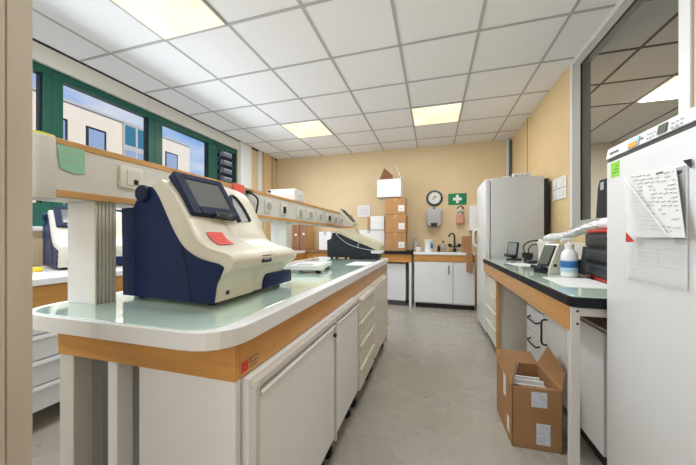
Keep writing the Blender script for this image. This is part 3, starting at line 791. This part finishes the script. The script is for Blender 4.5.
MB().prism(rounded([(.365, 1.345), (.485, 1.345), (.48, 1.495), (.37, 1.495)], [.015]*4), 'y', 5.14, 5.239, .008).build('bottle', M['pink'], t, smooth=True)
o = MB().box(.565, .70, 5.05, 5.239, 1.225, 1.63, .006).build('wall_box', M['whitegloss']); tag(o, 'white box on the back wall at the side of the tall fridge', 'wall box')

# ------------------------------------------------------------------ tall fridge
tf = thing('tall_fridge', 'tall white fridge at the end of the right bench, back corner', 'fridge', (.87, 3.85, 0))
FX, FY0, FY1, FZ = .55, 3.52, 4.14, 1.775
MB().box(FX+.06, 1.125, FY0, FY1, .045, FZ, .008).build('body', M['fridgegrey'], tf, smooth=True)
d = MB().box(FX, FX+.055, FY0, FY1, .06, FZ-.01, .016, 4).build('door', M['fridge'], tf, smooth=True)
MB().tube(spline([(FX+.004, FY1-.07, 1.22), (FX-.045, FY1-.07, 1.20), (FX-.05, FY1-.07, 1.12), (FX-.045, FY1-.07, 1.03), (FX+.004, FY1-.07, 1.0)]), .011).build('handle', M['whitegloss'], d, smooth=True)
MB().box(FX+.05, 1.12, FY0+.02, FY1-.02, 0, .045).build('plinth', M['dkgrey'], tf)
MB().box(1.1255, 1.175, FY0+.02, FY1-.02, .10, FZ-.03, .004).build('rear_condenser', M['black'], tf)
g_ = 'white items on top of the tall fridge'
t = thing('small_box', 'small white box on top of the tall fridge, standing at its door side', 'box', (.80, 3.85, FZ), group=g_)
MB().box(.795, .87, 3.80, 3.90, FZ+.001, FZ+.065, .004).build('box', M['whitegloss'], t)
t = thing('socket_strip', 'white socket strip on top of the tall fridge beside the small box', 'socket strip', (1.0, 3.85, FZ), group=g_)
MB().box(.90, 1.10, 3.83, 3.88, FZ+.001, FZ+.10, .006).build('body', M['rail'], t)
for k in range(3): MB().lathe([(0, 0), (.02, 0), (.022, -.002)], (.94+.055*k, 3.8295, FZ+.055), 14, 'y').build('outlet', M['lgrey'], t)
# wall sockets
for i, (z, nm) in enumerate(((1.655, 'upper'), (1.545, 'lower'))):
    t = thing('wall_socket', '%s white double socket plate on the beige panel beside the glass partition' % nm, 'socket', (1.195, 3.33, z), group='double sockets on the beige panel')
    MB().box(1.188, 1.199, 3.175, 3.49, z-.052, z+.052, .004).build('plate', M['whitegloss'], t)
    for y in (3.25, 3.41):
        MB().box(1.183, 1.189, y-.04, y+.04, z-.032, z+.032, .002).build('outlet', M['cream'], t)

# ------------------------------------------------------------------ right bench
rb_ = thing('lab_bench', 'green glass bench with a black edge and orange apron along the partition', 'lab bench', (.86, 2.4, 0))
RBX = .52
poly = rounded([(RBX, 1.345), (1.165, 1.345), (1.165, 3.46), (RBX, 3.46)], [.035, 0, 0, .01], 3)
MB().prism(poly, 'z', .842, .882, .003, 1).build('worktop', M['blackedge'], rb_)
poly = rounded([(RBX+.008, 1.353), (1.163, 1.353), (1.163, 3.455), (RBX+.008, 3.455)], [.03, 0, 0, .01], 3)
MB().prism(poly, 'z', .880, .886, .001, 1).build('glass_plate', M['rightglass'], rb_)
MB().box(RBX+.006, RBX+.024, 1.372, 3.45, .742, .842).build('apron', M['wood'], rb_)
lg = MB().box(RBX+.008, RBX+.040, 1.362, 1.395, 0, .842, .003).build('leg', M['frame'], rb_)
for z in (.825, .775): MB().lathe([(0, -.001), (.005, -.001), (.005, .001)], (RBX+.030, 1.362, z), 10, 'y').build('screw', M['black'], lg)
MB().box(1.10, 1.15, 1.362, 1.41, 0, .842, .003).build('leg', M['frame'], rb_)
MB().box(1.10, 1.15, 3.40, 3.445, 0, .842, .003).build('leg', M['frame'], rb_)
MB().box(RBX+.040, 1.10, 1.365, 1.39, .805, .838, .002).build('end_rail', M['frame'], rb_)
MB().box(RBX+.040, 1.10, 1.365, 1.39, .002, .03, .002).build('foot_rail', M['frame'], rb_)
MB().box(RBX+.03, 1.15, 1.41, 3.44, .82, .842).build('underside', M['brown'], rb_)
MB().box(1.13, 1.16, 1.42, 3.42, .10, .82).build('back_panel', M['cream'], rb_)
drawers(.548, .5, 2.915, 3.43, 4, .735, .10, 'cream four-drawer unit under the far end of the right bench', 'cream', 'drawer units under the right bench', flip=-1)
MB().box(.546, .575, 2.885, 2.912, .0, .742, .002).build('support', M['pine'], rb_)
# cabinet with black handles, recessed
cb = thing('base_cabinet', 'white cabinet with black handles recessed under the right bench', 'cabinet', (.9, 2.1, 0), group='drawer units under the right bench')
MB().box(.75, 1.12, 1.56, 2.68, .13, .70, .002).build('body', M['white'], cb)
MB().box(.80, 1.10, 1.60, 2.64, .0, .13).build('plinth', M['black'], cb)
for i, (z0, z1) in enumerate(((.585, .69), (.40, .575), (.24, .39), (.135, .23))):
    d = MB().box(.73, .75, 2.30, 2.675, z0, z1, .003).build('drawer', M['white'], cb)
    zc = (z0+z1)/2+.01
    MB().tube(spline([(.731, 2.57, zc+.01), (.705, 2.56, zc), (.70, 2.47, zc), (.705, 2.38, zc), (.731, 2.37, zc+.01)], 4), .006).build('handle', M['black'], d, smooth=True)
d = MB().box(.73, .75, 1.565, 2.29, .135, .69, .003).build('door', M['white'], cb)
MB().tube(spline([(.731, 2.235, .565), (.70, 2.235, .555), (.698, 2.235, .48), (.70, 2.235, .405), (.731, 2.235, .395)], 4), .0065).build('handle', M['black'], d, smooth=True)

# open cardboard box on the floor
bx = thing('cardboard_box', 'open brown cardboard box on the floor under the right bench', 'box', (.404, 1.735, 0), rz=.03)
W_, D_, Hh = .235, .335, .322
b_ = MB().box(0, W_, 0, D_, 0, .004).box(0, W_, 0, .005, 0, Hh).box(0, W_, D_-.005, D_, 0, Hh).box(0, .005, 0, D_, 0, Hh).box(W_-.005, W_, 0, D_, 0, Hh)
b_.build('box', M['card'], bx, world=False)
MB().quad((.003, .01, Hh), (.003, D_-.01, Hh), (.022, D_-.06, Hh+.10), (.030, .02, Hh+.125), .005).build('side_flap', M['card'], bx, world=False)
fl = bx.children[-1]
MB().quad((W_-.003, .0, Hh), (W_-.003, D_, Hh), (W_+.050, D_-.02, Hh+.125), (W_+.055, .10, Hh+.055), .005).build('side_flap', M['card'], bx, world=False)
MB().quad((.0, D_-.003, Hh), (W_, D_-.003, Hh), (W_-.02, D_+.07, Hh+.05), (.02, D_+.07, Hh+.05), .005).build('back_flap', M['card'], bx, world=False)
MB().quad((.006, .004, Hh-.001), (W_-.006, .004, Hh-.001), (W_-.012, .10, Hh-.035), (.02, .10, Hh-.035), .004).build('front_flap', M['card'], bx, world=False)
k = MB().box(.092, .165, -.0015, .001, .225, .305)
k.build('label_sheet', M['paperblue'], bx, world=False)
k = MB().box(.115, .18, -.0015, .001, .03, .14); k.build('label_sheet', M['paperblue'], bx, world=False)
MB().box(-.0015, .001, .12, .17, .20, Hh).build('tape', M['paper'], bx, world=False)
MB().box(-.0015, .001, .05, .09, .04, .12).build('label_sheet', M['paper'], bx, world=False)
k = MB().quad((.0085, .0155, Hh), (.0085, .055, Hh), (.034, .055, Hh+.115), (.034, .020, Hh+.12), .002); k.build('label_sheet', M['paperblue'], bx, world=False)
for i in range(5):
    o = MB().box(.43, .60, 1.80+.035*i, 1.815+.035*i, .005, .275+.012*(i % 3), .001, rot=RX(-.08)).build('folder', M['paper'])
    tag(o, 'white papers standing upright inside the open cardboard box', 'papers', 'papers inside the cardboard box')

# items on the right bench
GT = .8865
def reader(x, y, rz, sc, label, m):
    # card terminal : leaning grey screen on a stand
    t = thing('card_reader', label, 'reader', (x, y, GT), rz, group='small screen devices on the right bench')
    MB().box(-.05*sc, .06*sc, -.05*sc, .05*sc, 0, .014, .004).build('base', M[m], t, world=False)
    MB().box(-.012, .012, -.02*sc, .02*sc, .01, .10*sc, .004, rot=RY(.15)).build('stand', M[m], t, world=False)
    R_ = RY(.20)
    s_ = MB().box(-.012*sc-.012, .012*sc-.012, -.055*sc, .055*sc, .045*sc, .185*sc, .004, rot=R_).build('screen_frame', M['softblack'], t, world=False)
    MB().box(-.0135*sc-.012, -.0115*sc-.012, -.045*sc, .045*sc, .055*sc, .177*sc, rot=R_).build('display', M['screendk'], s_, world=False)
    MB().box(-.075*sc, -.02*sc, -.06*sc, .06*sc, .035*sc, .055*sc, .004, rot=RY(.35)).build('keypad', M['softblack'], t, world=False)
    return t
reader(.79, 3.33, .75, .98, 'small dark screen device at the far end of the right bench', 'softblack')
# adapter and cables
t = thing('power_adapter', 'black power adapter with looping cables behind the paper sheets on the right bench', 'adapter', (.88, 3.05, GT))
MB().box(.83, .89, 3.06, 3.20, GT+.035, GT+.085, .006).box(.84, .88, 3.07, 3.18, GT, GT+.04, .004).build('block', M['black'], t)
MB().tube(spline([(.84, 3.12, GT+.07), (.83, 3.14, GT+.14), (.87, 3.12, GT+.19), (.95, 3.10, GT+.20), (1.04, 3.09, GT+.16), (1.08, 3.08, GT+.05)]), .006).build('cable', M['black'], t, smooth=True)
MB().tube(spline([(.86, 3.10, GT+.07), (.86, 3.08, GT+.13), (.90, 3.07, GT+.165), (.98, 3.07, GT+.13), (1.0, 3.07, GT+.03)]), .005).build('cable', M['softblack'], t, smooth=True)
t = thing('handset', 'flat dark handset lying beside the black power adapter', 'handset', (.86, 2.88, GT))
MB().box(.78, .94, 2.84, 2.94, GT, GT+.028, .01, rot=RZ(.15)).build('body', M['softblack'], t, smooth=True)
MB().box(.80, .86, 2.855, 2.925, GT+.028, GT+.031, .001, rot=RZ(.15)).build('keypad', M['dkgrey'], t)
o = MB().box(.64, .86, 2.62, 2.92, GT, GT+.002, rot=RZ(.12)).build('paper_sheet', M['paper']); tag(o, 'white paper sheet on the right bench before the power adapter', 'paper')
o = MB().box(.60, .82, 1.58, 1.93, GT, GT+.002, rot=RZ(-.05)).build('paper_sheet', M['paper']); tag(o, 'white paper sheet on the right bench in front of the drawer organizer', 'paper')
# cream screen device
t = thing('card_terminal', 'cream device with a slanted grey screen beside the pump bottle', 'terminal', (.75, 2.2, GT), rz=.30, group='small screen devices on the right bench')
prof = [(-.075, 0), (.055, 0), (.065, .055), (.035, .185), (.0, .19), (-.012, .18), (-.065, .04)]
MB().prism(prof, 'y', -.065, .065, .004).build('housing', M['cream'], t, world=False)
MB().quad((-.0655, -.055, .045), (-.0655, .055, .045), (-.016, .055, .180), (-.016, -.055, .180), -.006).build('bezel', M['softblack'], t, world=False)
MB().quad((-.0675, -.045, .058), (-.0675, .045, .058), (-.0225, .045, .174), (-.0225, -.045, .174), -.006).build('display', M['screendk'], t, world=False)
MB().box(-.115, -.055, -.055, .055, .02, .045, .006, rot=RY(.25)).build('keypad', M['softblack'], t, world=False)
MB().box(-.09, .0, -.06, .06, 0, .02, .004).build('base', M['softblack'], t, world=False)
MB().box(-.04, -.02, -.0665, -.064, .045, .062).build('port', M['black'], t, world=False)
o = MB().box(.86, .98, 2.20, 2.34, GT, GT+.085, .004).build('black_case', M['black']); tag(o, 'black box between the cream screen device and the pump bottle', 'box')
o = MB().box(.92, 1.02, 2.93, 3.03, GT, GT+.215, .004).build('white_carton', M['paper']); tag(o, 'white upright carton behind the cream screen device', 'carton')
t = thing('paper_tray', 'beige plastic tray tilted behind the cream screen device', 'tray', (1.0, 2.7, GT))
tr = MB().prism([(.90, GT), (1.10, GT), (1.12, GT+.19), (1.10, GT+.19), (1.085, GT+.02), (.915, GT+.02), (.865, GT+.20), (.85, GT+.19)], 'y', 2.58, 2.84, .002)
tr.build('tray', M['socket'], t)
# pump bottle
t = thing('pump_bottle', 'white pump bottle with a blue label on the right bench', 'bottle', (.80, 2.0, GT))
px_, py_ = .770, 2.01
MB().lathe([(.037, 0), (.042, .006), (.042, .118), (.038, .140), (.022, .160), (.022, .17), (.022, .18)], (px_, py_, GT), 28).build('body', M['whitegloss'], t, smooth=True)
MB().lathe([(.0424, .028), (.0426, .029), (.0426, .100), (.0424, .101)], (px_, py_, GT), 28).build('label_band', M['bluelight'], t, smooth=True)
MB().lathe([(.0428, .055), (.0430, .056), (.0430, .092), (.0428, .093)], (px_, py_, GT), 28).build('label_stripe', M['blue'], t, smooth=True)
pm = MB().lathe([(.024, .178), (.024, .192), (.010, .195), (.008, .214)], (px_, py_, GT), 16)
pm.box(px_-.040, px_+.014, py_-.009, py_+.009, GT+.212, GT+.225, .004).box(px_-.044, px_-.034, py_-.006, py_+.006, GT+.198, GT+.218, .003)
pm.build('pump_head', M['whitegloss'], t, smooth=True)
t = thing('clip_holder', 'small black clip stand between the pump bottle and the organizer', 'holder', (.87, 1.93, GT))
MB().box(.825, .855, 1.905, 1.935, GT+.002, GT+.014, .003).build('base', M['black'], t)
MB().tube([(.840, 1.92, GT+.01), (.842, 1.915, GT+.09)], .005).build('rod', M['black'], t)
MB().box(.832, .856, 1.905, 1.925, GT+.04, GT+.075, .004).build('clip', M['softblack'], t)
o = MB().box(.90, .915, 2.08, 2.185, GT+.001, GT+.175, .002, rot=RY(.12)).build('dark_frame', M['softblack']); tag(o, 'dark tablet leaning upright behind the pump bottle', 'tablet')
# drawer organizer
t = thing('drawer_organizer', 'black three-drawer organizer with a red top and base on the right bench', 'organizer', (.868, 2.03, GT), rz=-.10)
OW, OD, OH = .44, .27, .275
MB().box(0, OD, -OW, 0, .012, OH-.016, .006).build('case', M['softblack'], t, world=False)
MB().box(-.006, OD+.004, -OW-.004, .004, OH-.018, OH, .006).build('top_panel', M['redplastic'], t, world=False)
MB().box(-.008, OD+.003, -OW-.003, .003, 0, .018, .004).build('base_panel', M['redplastic'], t, world=False)
for k in range(3):
    z0 = .022+k*.080
    d = MB().box(-.014, .002, -OW+.012, -.012, z0, z0+.070, .004).build('drawer', M['softblack'], t, world=False)
    MB().box(-.019, -.013, -OW+.02, -.03, z0+.010, z0+.062, .003).build('front_panel', M['slate'], d, world=False)
    MB().prism(rounded([(-.34, z0+.018), (-.10, z0+.018), (-.13, z0+.050), (-.31, z0+.050)], [.010]*4), 'x', -.026, -.018, .002).build('grip', M['black'], d, world=False)
    MB().box(.02, OD-.02, -.004, .006, z0, z0+.070, .004).build('side_rib', M['black'], d, world=False)
# white things on the organizer and the beige tray
k = MB().lathe([(.0, 0), (.028, 0), (.030, .004), (.030, .16), (.028, .164), (.010, .164)], (0, 0, 0), 20, 'y')
k.bm.transform(Matrix.Translation((.915, 1.72, GT+.307)) @ Matrix.Rotation(.25, 4, 'Z'))
tag(k.build('paper_roll', M['whitegloss'], smooth=True), 'white roll lying on the red top of the organizer beside the plastic bag', 'roll')
k = MB(); rings = []
random.seed(11)
path = spline([(.87, 2.70, GT+.225), (.885, 2.56, GT+.235), (.905, 2.42, GT+.240), (.915, 2.30, GT+.262), (.925, 2.18, GT+.285), (.935, 2.06, GT+.305), (.955, 1.97, GT+.306)], 4)
for i, p in enumerate(path):
    end = min(1, .35+.3*min(i, len(path)-1-i))
    rings.append([k.bm.verts.new((p[0]+(.035+.014*random.random())*end*math.cos(2*PI*j/9), p[1]+.010*random.random(), p[2]+(.018+.014*random.random())*end*math.sin(2*PI*j/9))) for j in range(9)])
for r0, r1 in zip(rings, rings[1:]):
    for j in range(9): k.bm.faces.new((r0[j], r0[(j+1) % 9], r1[(j+1) % 9], r1[j]))
k.bm.faces.new(rings[0][::-1]); k.bm.faces.new(rings[-1])
bmesh.ops.recalc_face_normals(k.bm, faces=k.bm.faces)
tag(k.build('plastic_bag', M['whitegloss']), 'crumpled white plastic bag lying from the beige tray to the organizer top', 'bag')
# black phone-like device standing on the sill
t = thing('wall_phone', 'black upright handset on the sill of the glass partition beside the near fridge', 'telephone', (1.18, 2.48, 1.262))
MB().prism([(2.44, 1.263), (2.60, 1.263), (2.575, 1.48), (2.55, 1.535), (2.45, 1.535)], 'x', 1.165, 1.195, .004).build('body', M['softblack'], t)
MB().box(1.160, 1.166, 2.49, 2.53, 1.46, 1.515, .001).build('label_patch', M['lgrey'], t)

# ------------------------------------------------------------------ near fridge with documents
nf = thing('lab_fridge', 'white laboratory fridge with control strip closest to the camera at the right', 'fridge', (.92, 1.03, 0))
NX, NY0, NY1 = .63, .735, 1.331
MB().box(NX+.06, 1.185, NY0, NY1, .06, 1.45, .006).build('body', M['fridge'], nf)
MB().box(NX, NX+.056, NY0, NY1, .09, 1.400, .006, 3).build('door', M['fridge'], nf, smooth=True)
MB().box(NX+.006, NX+.06, NY0+.003, NY1-.003, 1.399, 1.414).build('groove', M['dkgrey'], nf)
MB().prism([(NX-.002, 1.413), (NX+.004, 1.450), (NX+.012, 1.455), (NX+.062, 1.455), (NX+.062, 1.413)], 'y', NY0, NY1, .002).build('control_strip', M['whitegloss'], nf)
MB().box(NX+.065, 1.18, NY0+.02, NY1-.02, 0, .06).build('plinth', M['dkgrey'], nf)
nf_s = [c for c in nf.children if c.name.startswith('control_strip')][0]
def strip(y0, y1, z0, z1, nm, m, th=.002):
    # on the leaning face of the control strip
    def X(z): return NX-.002 + (z-1.413)/.037*.006
    MB().quad((X(z0)-.0015, y0, z0), (X(z0)-.0015, y1, z0), (X(z1)-.0015, y1, z1), (X(z1)-.0015, y0, z1), th).build(nm, M[m], nf_s)
strip(1.032, 1.066, 1.418, 1.444, 'display', 'screendk')
for k in range(3):
    strip(1.078+.013*k, 1.086+.013*k, 1.420, 1.4225, 'button', 'lgrey'); strip(1.078+.013*k, 1.086+.013*k, 1.432, 1.4345, 'button', 'lgrey')
for k in range(3):
    strip(.977+.016*k, .986+.016*k, 1.420, 1.4225, 'button', 'lgrey'); strip(.977+.016*k, .986+.016*k, 1.432, 1.4345, 'button', 'lgrey')
strip(1.128, 1.142, 1.430, 1.4325, 'printed_mark', 'ink')
strip(1.255, 1.305, 1.427, 1.431, 'maker_name', 'ink')
strip(.985, 1.012, 1.4145, 1.4155, 'model_mark', 'lgrey')
strip(1.147, 1.198, 1.415, 1.445, 'energy_sticker', 'bluelight'); strip(1.152, 1.196, 1.4155, 1.431, 'sticker_emblem', 'orange', .003)
k = MB().box(NX-.0012, NX+.001, 1.250, 1.300, 1.338, 1.392).build('lime_sticker', M['limegreen'], nf)
k2 = MB()
for i in range(3): k2.box(NX-.0018, NX-.0011, 1.258, 1.29-.01*i, 1.352+.011*i, 1.355+.011*i)
k2.build('sticker_print', M['signgreen'], k)
# documents in a plastic sleeve
o = MB().prism([(1.205, 1.322), (.962, 1.310), (.962, .990), (1.190, .992)], 'x', NX-.004, NX-.001).build('document', M['paper']); tag(o, 'printed form behind the plastic sleeve on the near fridge door', 'document')
tx = MB()
random.seed(3)
for i in range(5):
    z = 1.085-.013*i
    tx.box(NX-.0046, NX-.0039, .985+.05*(i % 2), 1.175-.05*random.random(), z, z+.0010)
for y in (1.06, 1.175): tx.box(NX-.0046, NX-.0039, y-.0004, y+.0004, 1.03, 1.088)
tx.box(NX-.0046, NX-.0039, 1.15, 1.175, 1.015, 1.0165)
tx.build('printed_text', M['inkgrey'], o)
MB().box(NX-.0046, NX-.0039, .964, .999, 1.10, 1.306).build('grey_margin', M['lgrey'], o)
f = MB().quad((NX-.010, 1.182, 1.326), (NX-.010, .985, 1.302), (NX-.022, .937, 1.118), (NX-.018, 1.135, 1.122), .001)
o = f.build('document', M['paper']); tag(o, 'printed list curling forward over the form on the near fridge door', 'document')
tx = MB()
for i in range(15):
    tt = .10+.058*i; z = 1.303-.185*tt+.012*(1-tt); xo = NX-.0105-.0118*tt
    y0_ = .985-.048*tt+.010; y1_ = 1.182-.047*tt-.012
    y = y0_
    while y < y1_:
        ln = .006+.020*random.random()
        if random.random() < .72:
            zz = z+.125*(y-.985)*.9
            tx.box(xo-.0014, xo-.0002, y, min(y+ln, y1_), zz, zz+.0020)
        y += ln+.008
tx.build('printed_text', M['inkgrey'], o)
tx = MB().box(NX-.0128, NX-.0105, 1.03, 1.055, 1.301, 1.305); tx.build('heading', M['ink'], o)
tx = MB().box(NX-.0048, NX-.0040, .974, .992, 1.288, 1.297); tx.build('page_mark', M['ink'], o)
t = thing('document_sleeve', 'clear plastic sleeve with black and red corners taped to the near fridge door', 'sleeve', (NX-.02, 1.09, .975))
MB().quad((NX-.0265, 1.178, 1.322), (NX-.0275, .982, 1.120), (NX-.0275, 1.07, 1.117), (NX-.0265, 1.160, 1.128), .0006).build('folded_flap', M['plastic'], t)
MB().tube([(NX-.0272, 1.178, 1.322), (NX-.0285, 1.084, 1.227), (NX-.0282, .980, 1.119)], .0016, 6).build('flap_edge', M['whitegloss'], t)
MB().box(NX-.0075, NX-.0068, .955, 1.206, .982, 1.115).build('lower_pocket', M['plastic'], t)
MB().prism([(1.158, 1.136), (1.158, 1.103), (1.116, 1.106)], 'x', NX-.0295, NX-.0285).build('red_corner', M['redplastic'], t)
MB().prism([(.972, 1.320), (.946, 1.318), (.946, 1.294)], 'x', NX-.0055, NX-.0045).build('black_corner', M['black'], t)

# ------------------------------------------------------------------ outside
struct(MB().box(-60, XL-.23, -30, 60, -3.2, -3.0).build('ground_outside', M['ground']))
def building(x, y0, y1, z1, dx, wins, label, blue=None):
    t = thing('building', label, 'building', (x-dx/2, (y0+y1)/2, -3))
    MB().box(x-dx, x, y0, y1, -3, z1).build('wall', M['facade'], t)
    MB().box(x-dx-.1, x+.05, y0-.05, y1+.05, z1, z1+.10).build('roof_edge', M['greymet'], t)
    for (a, b_, c, d) in wins:
        f = MB().box(x-.02, x+.03, a-.09, b_+.09, c-.09, d+.09).build('window', M['softblack'], t)
        MB().box(x+.03, x+.04, a, b_, c, d).build('pane', M['facadewin'], f)
    if blue:
        a, b_ = blue
        s = MB().box(x, x+.12, a, b_, -3, z1-.05).build('stair_tower', M['greymet'], t)
        for i in range(2):
            for k in range(2):
                MB().box(x+.12, x+.14, a+.06+i*(b_-a)/2, a+(i+1)*(b_-a)/2-.06, z1-1.0-1.25*k, z1-.1-1.15*k).build('glazing', M['facadeblue' if k == 0 else 'facadewin'], s)
ww = []
for k in range(9):
    for z in (4.62, 1.5):
        ww.append((8.6-1.42*k, 9.2-1.42*k, z, z+1.1))
building(-14, -6, 11.2, 6.50, 8, ww, 'cream flat-roofed building with dark windows, right outside the window over the socket rail', (9.98, 11.2))
building(-20, 13.5, 19.85, 8.8, 8, [(17.6, 18.55, 6.4, 7.72), (17.6, 18.55, 3.2, 4.6)], 'farther cream building with one dark window seen past the nearer one')
t = thing('escape_balcony', 'dark slatted balconies outside the last window before the corner', 'balcony', (-8, 10.6, -3))
MB().box(-9.6, -9.2, 11.0, 13.2, -3, 5.6).build('rear_wall', M['lgrey'], t)
for k in range(22):
    z = -2.2+.36*k
    s = MB().box(-9.15, -8.7, 10.45, 13, z, z+.13).build('slab', M['dkgrey'], t)
    MB().box(-8.72, -8.69, 10.5, 13, z+.15, z+.18).build('railing', M['lgrey'], s)
MB().box(-9.1, -8.9, 10.45, 10.55, -3, 5.6).box(-9.1, -8.9, 12.8, 13.0, -3, 5.6).build('post', M['softblack'], t)

# ------------------------------------------------------------------ sky and light
wd = bpy.data.worlds.new('world'); scene.world = wd; wd.use_nodes = True
nt = wd.node_tree; bg = nt.nodes['Background']
tc = nt.nodes.new('ShaderNodeTexCoord'); sep = nt.nodes.new('ShaderNodeSeparateXYZ')
gr = nt.nodes.new('ShaderNodeValToRGB'); e = gr.color_ramp.elements
e[0].position = 0.0; e[0].color = (.50, .72, 1.0, 1); e[1].position = .50; e[1].color = (.10, .34, .95, 1)
mp = nt.nodes.new('ShaderNodeMapping'); mp.inputs['Scale'].default_value = (1.2, 1.2, 4)
cn = nt.nodes.new('ShaderNodeTexNoise'); cn.inputs['Scale'].default_value = 2.6; cn.inputs['Detail'].default_value = 7
cr = nt.nodes.new('ShaderNodeValToRGB'); cr.color_ramp.elements[0].position = .45; cr.color_ramp.elements[1].position = .72
mx = nt.nodes.new('ShaderNodeMix'); mx.data_type = 'RGBA'; mx.inputs[7].default_value = (.9, .93, .97, 1)
L = nt.links.new
L(tc.outputs['Generated'], sep.inputs[0]); L(sep.outputs['Z'], gr.inputs['Fac'])
L(tc.outputs['Generated'], mp.inputs['Vector']); L(mp.outputs['Vector'], cn.inputs['Vector']); L(cn.outputs['Fac'], cr.inputs['Fac'])
L(cr.outputs['Color'], mx.inputs[0]); L(gr.outputs['Color'], mx.inputs[6]); L(mx.outputs[2], bg.inputs['Color'])
bg.inputs['Strength'].default_value = .62
def light(name, kind, loc, rot, energy, color, **kw):
    l = bpy.data.lights.new(name, kind); l.energy = energy; l.color = color
    for k_, v in kw.items(): setattr(l, k_, v)
    o = bpy.data.objects.new(name, l); COL.objects.link(o); o.location = loc; o.rotation_euler = rot
    return o
light('sun', 'SUN', (5, 0, 10), (0, math.radians(48), math.radians(-25)), 3.6, (1, .95, .87), angle=.01)
# daylight entering through the long window
light('window_daylight', 'AREA', (XL+.16, 2.0, 1.93), (0, -PI/2+.45, 0), 40, (.86, .93, 1), shape='RECTANGLE', size=.95, size_y=3.9)
# added fill lamp behind the camera, at a wall without windows
light('rear_fill', 'AREA', (-.6, YF+.05, 1.7), (PI/2+.25, 0, 0), 22, (.96, .98, 1), shape='RECTANGLE', size=3.2, size_y=1.5)
